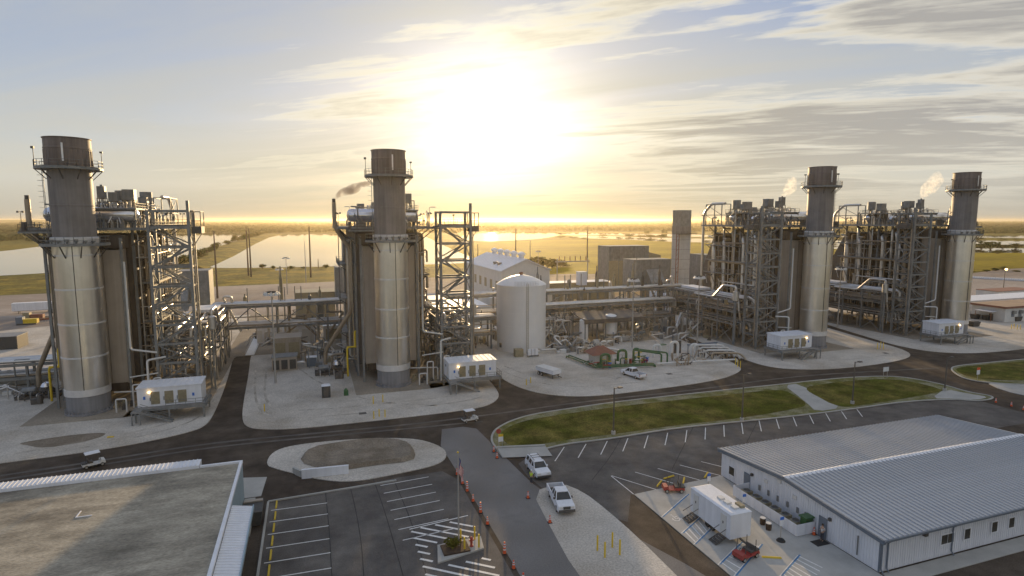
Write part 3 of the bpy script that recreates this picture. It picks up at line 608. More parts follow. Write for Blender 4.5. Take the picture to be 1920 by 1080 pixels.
def make_tower(cx, m, label):
    X = lambda a: cx + m * a
    tw = thing('stair_tower', label, 'stair tower', (X(13.2), 118, 0), 'open steel stair towers')
    def P(mb, name, mat, par=tw): return mb.build(name, MAT[mat], par)
    x0, x1, y0, y1 = 10.1, 16.3, 115.6, 120.0
    lev = [3.5, 6.9, 10.3, 13.7, 17.1, 20.5, 23.9, 27.3, 30.7, 33.6]
    for x, y, zt in ((x0, y0, 33.8), (x1, y0, 35.4), (x0, y1, 33.8), (x1, y1, 33.8)): P(MB().beam((X(x), y, 0), (X(x), y, zt), .5, .46), 'column', 'steel')
    for z in lev:
        fr = [((x0, y0), (x1, y0)), ((x0, y1), (x1, y1))]
        for (a, b), (c, d) in fr: P(MB().beam((X(a + .25), b, z), (X(c - .25), d, z), .26, .38), 'beam', 'steel')
        if z < 33:
            for x in (x0, x1): P(MB().beam((X(x), y0 + .25, z), (X(x), y1 - .25, z), .24, .34), 'beam', 'steel')
    zs = [0.2] + lev[:-1]
    for i, (a, b) in enumerate(zip(zs, zs[1:])):
        for y in (y0, y1):
            if i < 3:
                P(MB().beam((X(x0 + .25), y, a + .25), (X(x1 - .25), y, b - .25), .16), 'brace', 'steel'); P(MB().beam((X(x1 - .25), y + .09, a + .25), (X(x0 + .25), y + .09, b - .25), .16), 'brace', 'steel')
            else:
                l, r = (x0 + .25, x1 - .25) if (i % 2) else (x1 - .25, x0 + .25)
                P(MB().beam((X(l), y, a + .25), (X(r), y, b - .25), .2), 'brace', 'steel')
        for x in (x0, x1): P(MB().beam((X(x), (y0 if i % 2 else y1), a + .25), (X(x), (y1 if i % 2 else y0), b - .25), .15), 'brace', 'steel')
        # stair flight on the inner lane
        f, t = (x0 + 1.2, x1 - 1.2) if i % 2 else (x1 - 1.2, x0 + 1.2); yy = y0 + 1.4 if i % 2 else y0 + 2.8
        mb = MB()
        for s_ in (-.5, .5): mb.beam((X(f), yy + s_, a), (X(t), yy + s_, b), .06, .28); mb.beam((X(f), yy + s_, a + 1.0), (X(t), yy + s_, b + 1.0), .05)
        for k in range(11):
            u = (k + .5) / 11; mb.box(X(f + (t - f) * u) - .13, X(f + (t - f) * u) + .13, yy - .48, yy + .48, a + (b - a) * u - .02, a + (b - a) * u + .02)
        P(mb, 'stair_flight', 'steel')
        P(MB().box(X(t - .9 if t < 13 else t), X(t if t < 13 else t + .9), y0 + .7, y1 - .7, b + .2, b + .28), 'landing', 'steel')
    td = P(MB().box(X(x0 + .2), X(x1 - .2), y0 + .2, y1 - .2, 30.9, 31.05), 'top_deck', 'steel')
    P(railing(MB(), [(X(x0 + .3), y0 + .3), (X(x1 - .3), y0 + .3), (X(x1 - .3), y1 - .3), (X(x0 + .3), y1 - .3)], 31.05, 1.1, 1.2, True), 'railing', 'dark', td)
    cb = P(MB().box(X(x1 + .3), X(x1 + 1.9), y0 + .4, y1 - .6, 29.7, 30.9), 'hoist_landing', 'dark')
    fr = MB()
    for x in (x1 + .35, x1 + 1.85):
        for y in (y0 + .45, y1 - .65): fr.beam((X(x), y, 30.9), (X(x), y, 33.5), .14)
    for z in (31.9, 33.5):
        for y in (y0 + .45, y1 - .65): fr.beam((X(x1 + .35), y, z), (X(x1 + 1.85), y, z), .12)
        for x in (x1 + .35, x1 + 1.85): fr.beam((X(x), y0 + .45, z), (X(x), y1 - .65, z), .12)
    P(fr, 'landing_cage', 'dark', cb)
    P(MB().beam((X(x1 + .25), y0 + 2, 27.4), (X(x1 + 1.7), y0 + 2, 29.7), .12), 'strut', 'dark', cb)
    mb = MB().tube([(X(12.9), y0 + .4, 31), (X(12.9), y0 + .4, 33.0)], .05, 6); mb.box(X(12.9) - .2, X(12.9) + .2, y0 + .3, y0 + .6, 32.9, 33.15); P(mb, 'floodlight', 'dark')
    # bridge to the boiler roof
    P(MB().box(X(x0 - .3), X(9.5), y0 + 3.9, y1 + .3, 30.6, 30.85), 'bridge', 'steel')
    # insulated riser strapped to the tower
    P(MB().tube([(X(x1 + .55), y0 + .2, 1), (X(x1 + .55), y0 + .2, 29.6)], .12, 6), 'conduit', 'pipe_tan')
    return tw

def make_shelter(cx, m, label, plabel):
    X = lambda a: cx + m * a
    a0, a1, y0, y1, z0 = 9.2, 18.4, 105.3, 109.6, 2.25
    pl = thing('shelter_platform', plabel, 'platform', (X(13.8), 107, 0), 'raised steel platforms under the shelters')
    def P(mb, name, mat, par): return mb.build(name, MAT[mat], par)
    P(MB().box(X(a0 - .4), X(a1 + .8), y0 - 1.3, y1 + .2, z0 - .4, z0 - .02), 'deck', 'steel', pl)
    for x in (a0 - .1, a0 + 4.6, a1 + .4):
        for y in (y0 - 1.1, y1): P(MB().beam((X(x), y, 0), (X(x), y, z0 - .4), .24), 'leg', 'steel', pl)
    P(railing(MB(), [(X(a0 + 4.2), y0 - 1.2), (X(a1 + .7), y0 - 1.2), (X(a1 + .7), y1)], z0, 1.05, 1.3), 'railing', 'steel', pl)
    st = MB()
    for s_ in (y0 - 2.4, y0 - 1.45): st.beam((X(a0 + 5.3), s_, 0.1), (X(a0 + .7), s_, z0 - .1), .08, .3); st.beam((X(a0 + 5.3), s_, 1.0), (X(a0 + .7), s_, z0 + .9), .06)
    for k in range(9):
        u = (k + .5) / 9; xx = X(a0 + 5.3 - 4.6 * u); st.box(xx - .14, xx + .14, y0 - 2.4, y0 - 1.45, .1 + (z0 - .2) * u, .14 + (z0 - .2) * u)
    P(st, 'stair', 'steel', pl)
    P(MB().box(X(a0 - .4), X(a0 + 1.0), y0 - 2.5, y0 - 1.33, z0 - .3, z0 - .04), 'stair_landing', 'steel', pl)
    for x in (a0 - .3, a0 + .8): P(MB().beam((X(x), y0 - 2.4, 0), (X(x), y0 - 2.4, z0 - .3), .16), 'leg', 'steel', pl)
    sh = thing('equipment_shelter', label, 'shelter', (X(13.8), 107.4, z0), 'white equipment shelters beside the stacks')
    P(MB().box(X(a0), X(a1), y0, y1, z0, z0 + 3.0), 'body', 'white', sh)
    rf = P(MB().hex([(X(a0) - m * .12, y0 - .15, z0 + 3.02), (X(a1) + m * .12, y0 - .15, z0 + 3.02), (X(a1) + m * .12, y1 + .12, z0 + 3.02), (X(a0) - m * .12, y1 + .12, z0 + 3.02)], [(X(a0) - m * .12, y0 - .15, z0 + 3.16), (X(a1) + m * .12, y0 - .15, z0 + 3.16), (X(a1) + m * .12, y1 + .12, z0 + 3.3), (X(a0) - m * .12, y1 + .12, z0 + 3.3)]), 'roof', 'white', sh)
    for k in range(10):
        xx = X(a0 + .5 + k * .92); P(MB().beam((xx, y0 - .1, z0 + 3.19), (xx, y1 + .08, z0 + 3.33), .07, .06), 'roof_seam', 'white', rf)
    cs_ = (2.55, 4.5, 6.4)
    for k in cs_:
        lv = P(MB().box(X(a0 + k - .62), X(a0 + k + .62), y0 - .1, y0 - .003, z0 + .35, z0 + 2.35), 'door_louvre', 'louver', sh)
        fr = MB()
        for z in range(11): fr.box(X(a0 + k - .58), X(a0 + k + .58), y0 - .14, y0 - .1, z0 + .5 + z * .165, z0 + .57 + z * .165)
        P(fr, 'slats', 'louver', lv)
        P(MB().box(X(a0 + k - .7), X(a0 + k - .78), y0 - .09, y0 - .002, z0 + .9, z0 + 1.5), 'switch_box', 'dark', lv)
    P(MB().lathe((X(a0 + 1.75), y0 - .22, z0 + 2.25), [(.05, 0), (.17, .05), (.17, .2), (.05, .25)], 10), 'wall_lamp', 'lamp', sh)
    for k in (1.0, 8.0): P(MB().box(X(a0 + k - .16), X(a0 + k + .16), y0 - .03, y0 - .002, z0 + 1.2, z0 + 1.7), 'notice_plate', 'blue', sh)
    P(MB().box(X(a0) - m * .05, X(a0) - m * .002, y0 + 1.0, y0 + 2.0, z0 + .2, z0 + 2.2), 'side_door', 'offwhite', sh)
    P(MB().box(X(a0) - m * .08, X(a0) - m * .002, y0 + 2.6, y0 + 2.9, z0 + 1.9, z0 + 2.3), 'wall_vent', 'grille', sh)
    return sh, pl

def make_frame(cx, m, label):
    """open process frame on the busy side of the boiler"""
    X = lambda a: cx + m * a
    fr = thing('process_structure', label, 'pipe frame', (X(14), 135, 0), 'open process frames beside the boilers')
    rs = random.Random(23)
    def P(mb, name, mat, par=fr): return mb.build(name, MAT[mat], par)
    xs = (10.2, 17.4); ys = (122.5, 129, 135.5, 142, 148.5)
    for x in xs:
        for y in ys: P(MB().beam((X(x), y, 0), (X(x), y, 11.6), .34), 'column', 'steel')
    for z in (5.2, 8.4, 11.4):
        for x in xs: P(MB().beam((X(x), ys[0], z), (X(x), ys[-1], z), .22, .36), 'beam', 'steel')
        for y in ys: P(MB().beam((X(xs[0]), y + .01, z - .02), (X(xs[1]), y + .01, z - .02), .2, .32), 'beam', 'steel')
    d = P(MB().box(X(10.4), X(17.2), 122.8, 148.3, 8.6, 8.72), 'deck', 'dark')
    P(railing(MB(), [(X(10.3), 122.6), (X(17.3), 122.6), (X(17.3), 148.4)], 8.75, 1.1, 1.6), 'railing', 'steel', d)
    for i in range(4):
        a, b = ys[i], ys[i + 1]
        if i % 2 == 0: P(MB().beam((X(17.4), a, .2), (X(17.4), b, 5), .16), 'brace', 'steel'); P(MB().beam((X(17.4), b, .2), (X(17.4), a, 5), .16), 'brace', 'steel')
    P(MB().beam((X(10.2), 122.4, .2), (X(17.4), 122.4, 5), .16), 'brace', 'steel'); P(MB().beam((X(17.4), 122.3, 5.3), (X(10.2), 122.3, 11), .16), 'brace', 'steel')
    for i in range(11):
        x = 10.8 + i * .62; z = (5.6, 9.3, 11.9, 6.1)[i % 4]; r = (.18, .3, .42, .12, .24)[i % 5]
        P(MB().tube([(X(x), 121 + rs.random(), z - 3), (X(x), 121.5 + rs.random(), z), (X(x), 149 + rs.random(), z), (X(x), 150, z - 2.5)], r, 8), 'pipe', ('pipe', 'pipe_tan', 'pipe', 'steel')[i % 4])
    for k in range(26):
        x = rs.uniform(10.5, 17.5); y = rs.uniform(122, 148); z = rs.choice((2.2, 5.6, 8.9)); h = rs.uniform(1.5, 3.4)
        P(MB().tube([(X(x), y, z - 2), (X(x), y, z + h - 2), (X(x + rs.uniform(-3, 3)), y, z + h - 2), (X(x), y + rs.uniform(-4, 4), z + h - 2)], rs.choice((.08, .11, .15)), 6), 'pipe', rs.choice(('pipe', 'pipe_tan', 'steel')))
    for k in range(9):
        x = rs.uniform(10.8, 16.8); y = rs.uniform(123, 147); h = rs.uniform(1.2, 2.8); z = rs.choice((0, 8.73))
        mb = MB().lathe((X(x), y, z), [(.7, 0), (.7, .15), (.45, .2), (.45, h), (.2, h + .3)], 10); P(mb, 'pump', rs.choice(('dark', 'steel', 'louver')))
    P(MB().box(X(12.2), X(16.4), 139, 147, 12.3, 12.9), 'insulated_header', 'white')
    P(MB().lathe((X(18.2), 121.2, 11.4), [(.1, 0), (.75, .3), (.75, 2.6), (.1, 3.0)], 14), 'flash_vessel', 'pipe')
    P(MB().beam((X(18.2), 121.2, 0), (X(18.2), 121.2, 11.5), .35), 'vessel_post', 'steel')
    P(MB().tube([(X(18.2), 121.2, 14.3), (X(18.2), 121.2, 15.2), (X(18.2), 126, 15.2), (X(18.2), 130, 11.6), (X(18.2), 138, 11.6)], .3, 8), 'pipe', 'pipe')
    # white loop pipes and feed lines near the stack base
    for i, (x, y, w, h) in enumerate(((4.6, 111.2, 1.5, 2.3), (6.6, 113.4, 1.2, 4.0), (9.9, 113, 1.1, 5.0))):
        P(MB().tube([(X(x), y, .05), (X(x), y, h), (X(x + w), y, h), (X(x + w), y, .05)], .13, 8, .3), 'loop_pipe', 'offwhite')
    P(MB().tube([(X(9.2), 112.6, .2), (X(9.2), 112.6, 8.3), (X(11.6), 114.5, 8.3)], .18, 8), 'loop_pipe', 'offwhite')
    P(MB().tube([(X(6.2), 115.4, 25), (X(6.2), 115.4, 9.8), (X(10.2), 115.3, 9.0)], .17, 8), 'loop_pipe', 'offwhite')
    P(MB().tube([(X(5.9), 115.0, 5.0), (X(10.2), 115.0, 5.4)], .12, 8), 'loop_pipe', 'offwhite')
    P(MB().tube([(X(3.4), 115.0, 2.6), (X(8.8), 114.0, 2.6), (X(8.8), 114.0, .1)], .12, 8), 'loop_pipe', 'offwhite')
    for k in range(8):
        x = 3.9 + k * .72; y = 112 + rs.random() * 3.5; h = rs.uniform(.7, 1.7)
        mb = MB().box(X(x) - .28, X(x) + .28, y - .25, y + .25, .06, h * .6); mb.lathe((X(x), y, h * .6), [(.2, 0), (.2, h * .3), (.07, h * .4)], 8); P(mb, 'valve', rs.choice(('dark', 'steel', 'louver')))
    return fr

def make_pump_skid(cx, m, label):
    X = lambda a: cx + m * a
    sk = thing('pump_skid', label, 'pump', (X(-11.5), 126, .06), 'feed pump skids beside the boilers')
    def P(mb, name, mat, par=sk): return mb.build(name, MAT[mat], par)
    P(MB().box(X(-14.6), X(-8.0), 124.6, 127.4, .06, .5), 'base_frame', 'dark')
    P(MB().lathe((min(X(-14), X(-11.6)), 126, 1.25), [(.5, 0), (.75, .2), (.75, 2.2), (.5, 2.4)], 14, 'x'), 'motor', 'steel')
    P(MB().lathe((min(X(-11.4), X(-9.0)), 126, 1.2), [(.35, 0), (.6, .3), (.6, 2.1), (.35, 2.4)], 12, 'x'), 'pump_casing', 'dark')
    P(MB().lathe((X(-10.2), 126, 1.7), [(.8, 0), (.95, .3), (.6, .9), (.1, 1.1)], 14), 'dome_cover', 'drum')
    P(railing(MB(), [(X(-14.6), 124.6), (X(-8.0), 124.6), (X(-8), 127.4), (X(-14.6), 127.4)], .5, 1.0, 1.1, True), 'railing', 'dark')
    P(MB().tube([(X(-8.2), 122.2, .1), (X(-8.2), 122.2, 6.2), (X(-5.6), 122.2, 6.2)], .2, 8), 'yellow_pipe', 'yellow')
    P(MB().tube([(X(-5.8), 121.4, 2.2), (X(-5.8), 121.4, 9.6), (X(-3.6), 121.4, 9.6)] if False else [(X(-8.2), 122.2, 6.2), (X(-6.6), 122.2, 6.2), (X(-6.6), 122.2, 9.4), (X(-6.0), 122.2, 9.4)], .2, 8), 'yellow_pipe', 'yellow')
    for k in range(6):
        x = -13.6 + k * .9; P(MB().tube([(X(x), 123.6, .1), (X(x), 123.6, 1.1 + .2 * (k % 3)), (X(x), 125, 1.1 + .2 * (k % 3))], .1, 6), 'small_pipe', ('pipe', 'dark', 'steel')[k % 3])
    mb = MB().lathe((X(-9.6), 121.2, .06), [(.5, 0), (.5, 1.2), (.3, 1.6)], 10); mb.box(X(-10.8), X(-9.9), 120.8, 121.7, .06, 1.0); P(mb, 'booster_pump', 'dark')
    return sk

def make_turbine(cx, m, label, flabel, zone):
    X = lambda a: cx + m * a
    tb = thing('turbine_enclosure', label, 'turbine hall', (cx, 168, 0), 'gas turbine enclosures behind the boilers')
    def P(mb, name, mat, par=tb): return mb.build(name, MAT[mat], par)
    P(MB().box(X(-3.4), X(3.4), 160.1, 172, 0, 7.6), 'body', 'duct'); P(MB().box(X(-4.6), X(4.6), 172.1, 184, 0, 6.4), 'generator_housing', 'white')
    P(MB().box(X(-2.6), X(2.6), 161, 171, 7.65, 8.5), 'vent_hood', 'steel')
    for k in range(5): P(MB().box(X(3.42), X(3.5), 161 + k * 2.2, 162.6 + k * 2.2, 1, 6.2), 'access_panel', 'offwhite')
    for k in range(3): P(MB().lathe((X(-2 + 2 * k), 178, 6.45), [(.8, 0), (.8, .9), (1.0, 1.0), (1.0, 1.2)], 12), 'roof_fan', 'steel')
    fh = thing('filter_house', flabel, 'filter house', (X(.5), 192, 0), 'inlet filter houses on legs')
    P(MB().box(X(-7.6), X(8.2), 188, 196, 7.4, 17.6), 'body', 'offwhite' if zone else 'steel', fh)
    for k in range(4):
        for q in range(3): P(MB().box(X(-7.2 + k * 3.9), X(-7.2 + k * 3.9 + 3.5), 187.9, 187.99, 7.8 + q * 3.25, 10.7 + q * 3.25), 'filter_panel', 'steel', fh)
    for x in (-7.2, .3, 7.8):
        for y in (188.3, 195.7): P(MB().beam((X(x), y, 0), (X(x), y, 7.4), .4), 'leg', 'steel', fh)
    P(MB().beam((X(-7.2), 188.3, .4), (X(.3), 188.3, 7.2), .2), 'brace', 'steel', fh); P(MB().beam((X(7.8), 188.3, .4), (X(.3), 188.3, 7.2), .2), 'brace', 'steel', fh)
    P(MB().hex([(X(-3), 184.2, 6.6), (X(3), 184.2, 6.6), (X(3), 187.9, 8), (X(-3), 187.9, 8)], [(X(-3), 184.2, 9.5), (X(3), 184.2, 9.5), (X(3), 187.9, 14), (X(-3), 187.9, 14)]), 'intake_duct', 'steel', fh)
    return tb, fh

UX = (-36.2, 14.6, 120.2, 171.6); UY = 113.9
for i, x in enumerate(UX):
    m = 1 if i < 2 else -1
    sheet('foundation_slab', [(x - m * 7.6, 108.2), (x + m * 6.2, 108.0), (x + m * 6.4, 111.5), (x + m * 18.5, 111.5), (x + m * 18.5, 150), (x - m * 7.6, 150)], .085, MAT['slab'], skirt=.05, it=0)
LAB = dict(
  stack=('tall round exhaust stack at the far left with grey galleries, largest in view', 'round exhaust stack below the sun glow, nearest the white storage tank', 'round exhaust stack behind the gravel yard, second from the right', 'round exhaust stack at the far right with a bright gold streak on its cladding'),
  boiler=('boiler block with steam drum behind the far left stack', 'boiler block with smoking vent pipe hidden behind the middle stack', 'dark boiler block crowded with pipes left of the second stack from the right', 'dark boiler block crowded with pipes left of the far right stack'),
  tower=('open steel stair tower behind the leftmost white shelter', 'open steel stair tower standing left of the white storage tank', 'open steel stair tower between boiler and beige duct, second unit from the right', 'open steel stair tower of the rightmost unit'),
  shelter=('white equipment shelter with three tan louvres at the foot of the far left stack', 'white equipment shelter with three tan louvres in front of the white storage tank', 'white equipment shelter left of the second stack from the right', 'white equipment shelter left of the far right stack'),
  platform=('grey steel platform with stairs carrying the leftmost white shelter', 'grey steel platform with stairs carrying the shelter by the storage tank', 'grey steel platform under the shelter by the second stack from the right', 'grey steel platform under the rightmost shelter'),
  frame=('open pipe frame with silver vessel right of the far left unit', 'open pipe frame with silver vessel between stair tower and storage tank', 'open pipe frame with white header left of the third boiler', 'open pipe frame with white header left of the rightmost boiler'),
  skid=('pump skid with yellow pipe left of the far left stack base', 'pump skid with yellow pipes on gravel left of the middle stack', 'pump skid behind the second stack from the right', 'pump skid behind the far right stack'),
  turb=('low turbine enclosure behind the far left boiler', 'low turbine enclosure behind the middle boiler', 'low turbine enclosure behind the third boiler', 'low turbine enclosure behind the rightmost boiler'),
  filt=('grey filter house on legs right of the far left stair tower', 'grey filter house on legs left of the middle boiler', 'filter house on legs behind the third boiler', 'filter house on legs behind the rightmost boiler'))
for (i, j, m) in ((0, 1, 1), (2, 3, -1)):
    a = UX[i]; D = Vector((UX[j] - UX[i], 0, 0))
    roots = [('stack', make_stack(a, UY, m, LAB['stack'][i])), ('boiler', make_boiler(a, m, LAB['boiler'][i])), ('tower', make_tower(a, m, LAB['tower'][i]))]
    sh, pl = make_shelter(a, m, LAB['shelter'][i], LAB['platform'][i])
    roots += [('shelter', sh), ('platform', pl), ('frame', make_frame(a, m, LAB['frame'][i])), ('skid', make_pump_skid(a, m, LAB['skid'][i]))]
    t_, f_ = make_turbine(a, m, LAB['turb'][i], LAB['filt'][i], 0); roots += [('turb', t_), ('filt', f_)]
    for k, r in roots: dup(r, r.location + D, LAB[k][j])

# ------------------------------------------------------------------ middle distance: tank, pipe racks, buildings
def part(mb, name, mat, par): return mb.build(name, MAT[mat], par)
tk = thing('storage_tank', 'big white cylindrical storage tank with domed roof', 'tank', (49.3, 136.2, .06))
part(MB().lathe((49.3, 136.2, 0), [(6.15, .06), (6.15, 16.1)], 48), 'shell', 'tankw', tk)
part(MB().lathe((49.3, 136.2, 0), [(6.25, 16.1), (6.25, 16.3), (5.6, 16.75), (4.4, 17.45), (2.8, 18.1), (1.2, 18.5), (.05, 18.62)], 48, cap1=False), 'dome_roof', 'tankw', tk)
for z in (3.3, 6.5, 9.7, 12.9): part(MB().lathe((49.3, 136.2, 0), [(6.15, z - .03), (6.165, z - .02), (6.165, z + .02), (6.15, z + .03)], 48, cap0=False, cap1=False), 'weld_seam', 'tankw', tk)
part(MB().lathe((49.3, 136.2, 18.55), [(.4, 0), (.4, .35), (.55, .4), (.55, .6), (.1, .75)], 12), 'roof_vent', 'rust', tk)
a = math.atan2(-136.2, -49.3) + .25; px_, py_ = 49.3 + 6.3 * math.cos(a), 136.2 + 6.3 * math.sin(a)
mb = MB()
for d in (-.22, .22): mb.beam((px_ - d * math.sin(a), py_ + d * math.cos(a), .1), (px_ - d * math.sin(a), py_ + d * math.cos(a), 17), .06)
for k in range(40): mb.beam((px_ + .22 * math.sin(a), py_ - .22 * math.cos(a), .4 + k * .41), (px_ - .22 * math.sin(a), py_ + .22 * math.cos(a), .4 + k * .41), .035)
part(mb, 'ladder', 'louver', tk)
part(railing(MB(), circ(49.3, 136.2, 6.0, 8, a - .5, a + .5), 16.35, 1.0, 2), 'railing', 'offwhite', tk)
part(MB().box(42.95, 43.25, 133.4, 134.2, 1.2, 2.2), 'gauge_box', 'dark', tk)
part(MB().tube([(51.5, 129.8, 1.0), (51.5, 128.3, 1.0), (55.5, 128.3, 1.0), (55.5, 128.3, .1)], .22, 8), 'outlet_pipe', 'pipe', tk)
mb = MB().box(44.6, 46.6, 127.0, 128.4, .06, 1.9); part(mb, 'valve_box', 'louver', tk)
t = thing('cabinet', 'small white cabinets standing on gravel before the storage tank', 'cabinet', (48.6, 126.4, .06))
for k in range(3): part(MB().box(47.4 + k * .9, 48.1 + k * .9, 126.0, 126.5, .5, 1.9), 'box', 'white', t)
part(MB().box(47.2, 50.2, 126.1, 126.4, .06, .5), 'frame', 'steel', t)

def rack(name, label, x0, x1, cols, seed, truss=(), y0=150.5, y1=155.5, zt=11.6, zb=6.6):
    r = thing('pipe_rack', label, 'pipe rack', ((x0 + x1) / 2, (y0 + y1) / 2, 0), 'long pipe racks behind the units')
    rs = random.Random(seed)
    for x in cols:
        for y in (y0, y1): part(MB().beam((x, y, 0), (x, y, zt + .2), .38), 'column', 'steel', r)
        for z in (zt, zb): part(MB().beam((x, y0 + .2, z - .3), (x, y1 - .2, z - .3), .26, .36), 'cross_beam', 'steel', r)
    for y in (y0 - .25, y1 + .25):
        for z in (zt, zb): part(MB().beam((x0, y, z), (x1, y, z), .3, .55), 'chord', 'steel', r)
    for a, b, up in truss:
        part(MB().beam((a, y0 - .28, zb + .3 if up else zt - .3), (b, y0 - .28, zt - .3 if up else zb + .3), .22), 'brace', 'steel', r)
    for i, (y, rad, z, m_) in enumerate(((.4, .38, zt, 'pipe'), (1.3, .26, zt, 'pipe'), (2.2, .42, zt, 'pipe'), (3.2, .2, zt, 'pipe_tan'), (4.0, .3, zt, 'pipe'), (.5, .2, zb, 'pipe_tan'), (1.4, .32, zb, 'pipe'), (2.6, .24, zb, 'steel'), (3.6, .36, zb, 'pipe'), (-.15, .12, zb + 2.2, 'pipe_tan'))):
        part(MB().tube([(x0 - .5, y0 + y, z - 2.2), (x0 - .5, y0 + y, z + rad + .25), (x1 + .5, y0 + y, z + rad + .25), (x1 + .5, y0 + y, z - 2)], rad, 8), 'pipe', m_, r)
    for k in range(int((x1 - x0) / 3)):
        x = rs.uniform(x0, x1); y = y0 + rs.uniform(-.6, 5); z = rs.choice((zt + .9, zb + .8)); h = rs.uniform(.5, 1.6)
        if k % 2: part(MB().tube([(x, y, z - 6), (x, y, z), (x + rs.uniform(-3, 3), y, z)], rs.choice((.08, .12)), 6), 'drop_pipe', rs.choice(('pipe', 'steel', 'pipe_tan')), r)
        else: part(MB().lathe((x, y, z - .5), [(.28, 0), (.28, h * .5), (.12, h * .6), (.12, h), (.35, h), (.35, h + .06)], 8), 'valve', rs.choice(('dark', 'steel')), r)
    return r
rack('r', 'steel truss pipe rack bridging the road between the two left units', -22, 7.5, (-19.5, -8.2, 3.5), 1, ((-19, -14, True), (-14, -8.6, False), (-8, -2, True), (-2, 3, False)))
rack('r', 'long steel pipe rack running behind the white storage tank', 27, 108, (28, 38, 48, 58, 68, 78, 88, 98, 107), 2, ((58.5, 67.5, True), (78.5, 87.5, True), (88.5, 97.5, False)))
rack('r', 'pipe rack between the two right hand units', 134, 158, (135, 146, 157), 3, ((135.5, 145.5, True),))
rack('r', 'pipe rack ending behind the far left stack', -74, -44, (-73, -62, -51), 4, (), zt=5.2, zb=2.6, y0=131, y1=134)
# canopy, small tanks and clutter under the long rack
c = thing('canopy', 'dark flat canopy over pumps and two small white tanks', 'canopy', (76, 140, 0))
part(MB().hex([(66.5, 135.5, 6.1), (84.5, 135.5, 6.1), (84.5, 144, 7.0), (66.5, 144, 7.0)], [(66.5, 135.5, 6.3), (84.5, 135.5, 6.3), (84.5, 144, 7.2), (66.5, 144, 7.2)]), 'roof', 'dark', c)
part(MB().box(66.5, 84.5, 135.3, 135.48, 5.2, 6.35), 'fascia', 'dark', c)
for x in (67, 73, 79, 84):
    for y, z in ((136, 6.1), (143.5, 6.9)): part(MB().beam((x, y, 0), (x, y, z), .25), 'post', 'steel', c)
for x, y, r, h, zb, lab in ((67.2, 137.2, 1.15, 4.9, 1.0, 'slim white vertical tank under the canopy edge'), (75.8, 138.6, 1.8, 4.6, 1.8, 'stout white vertical tank on a concrete block under the canopy')):
    t = thing('vertical_tank', lab, 'tank', (x, y, .06), 'small white tanks by the pipe rack')
    part(MB().lathe((x, y, zb), [(r * .55, -.5), (r, 0), (r, h), (r * .7, h + .4), (.08, h + .65)], 24), 'shell', 'tankw', t)
    if zb < 1.5:
        for k in range(4): part(MB().beam((x + r * .8 * math.cos(k * 1.57 + .7), y + r * .8 * math.sin(k * 1.57 + .7), .06), (x + r * .8 * math.cos(k * 1.57 + .7), y + r * .8 * math.sin(k * 1.57 + .7), zb), .16), 'leg', 'steel', t)
    else: part(MB().box(x - 2.2, x + 5.0, y - 3, y + 2.2, .06, 1.28), 'plinth', 'concrete', t)
rs = random.Random(77)
def clutter(label, x0, x1, y0, y1, n, hmax, z=.06, group='low process pipework'):
    t = thing('process_pipework', label, 'pipework', ((x0 + x1) / 2, (y0 + y1) / 2, z), group)
    for k in range(n):
        x = rs.uniform(x0, x1); y = rs.uniform(y0, y1); h = rs.uniform(.8, hmax); q = rs.random()
        if q < .5: part(MB().tube([(x, y, z), (x, y, h), (x + rs.uniform(-4, 4), y, h), (x + rs.uniform(-4, 4), y + rs.uniform(-2, 2), h * .4)], rs.choice((.1, .15, .22, .3)), 6), 'pipe', rs.choice(('pipe', 'pipe_tan', 'pipe', 'steel')), t)
        elif q < .72:
            mb = MB().lathe((x, y, z), [(.55, 0), (.55, .2), (.4, .25), (.4, h * .5), (.15, h * .6), (.15, h * .75)], 10); part(mb, 'pump', rs.choice(('dark', 'steel', 'louver')), t)
        elif q < .85: part(MB().box(x - .7, x + .7, y - .5, y + .5, z, h * .6), 'control_box', rs.choice(('offwhite', 'steel', 'louver')), t)
        else: part(MB().beam((x, y, z), (x, y, hmax * 1.1), .2), 'post', 'steel', t)
clutter('low pipework and pumps right of the storage tank foot', 56, 68, 123, 133, 34, 2.2)
clutter('dense pipework under the long rack beside the canopy', 56, 66, 138, 149, 34, 6)
clutter('dense pipework under the rack right of the canopy', 84, 104, 140, 152, 36, 7)
clutter('dense pipework between stair tower and storage tank', 29, 43, 140, 150, 36, 8)
clutter('low pipework on gravel under the left truss rack', -2, 8, 131, 148, 26, 4)
clutter('pipework behind the long rack before the gabled hall', 60, 100, 158, 176, 50, 9)
clutter('pipework behind the left rack', -16, 10, 158, 178, 36, 5)
clutter('piping behind the rack between the right units', 134, 158, 158, 178, 36, 7)
rack('r', 'lower pipe rack with valves between storage tank and canopy', 57, 100, (58, 65, 72, 79, 86, 93, 99), 6, ((58.5, 64.5, False), (72.5, 78.5, True), (86.5, 92.5, True)), zt=8.6, zb=4.4, y0=144.6, y1=148.4)
rack('r', 'low pipe rack under the stair tower left of the storage tank', 29, 43, (30, 36, 42), 7, ((30.5, 35.5, True),), zt=7.6, zb=3.8, y0=138, y1=141)
clutter('tall pipe stubs and valves behind the gravel yard', 57, 82, 129, 137, 40, 3.2)
clutter('pipework and valves rising above the long rack', 58, 108, 151, 156, 60, 15, 11.9)
clutter('pipework above the left truss rack', -20, 6, 151, 155, 26, 14.5, 11.9)
clutter('pipework below the long rack at the right', 86, 106, 128, 141, 30, 4)
for l in ([(55, 134), (107, 134), (107, 215), (55, 215)], [(27.5, 137.5), (43, 146), (43, 215), (27.5, 215)], [(-20, 149), (7, 149), (7, 215), (-20, 215)], [(131, 149), (160, 149), (160, 215), (131, 215)]): sheet('toned_ground', l, .075, MAT['slab'], it=0)  # brown sheets put the darker, golden-lit look under the racks into colour
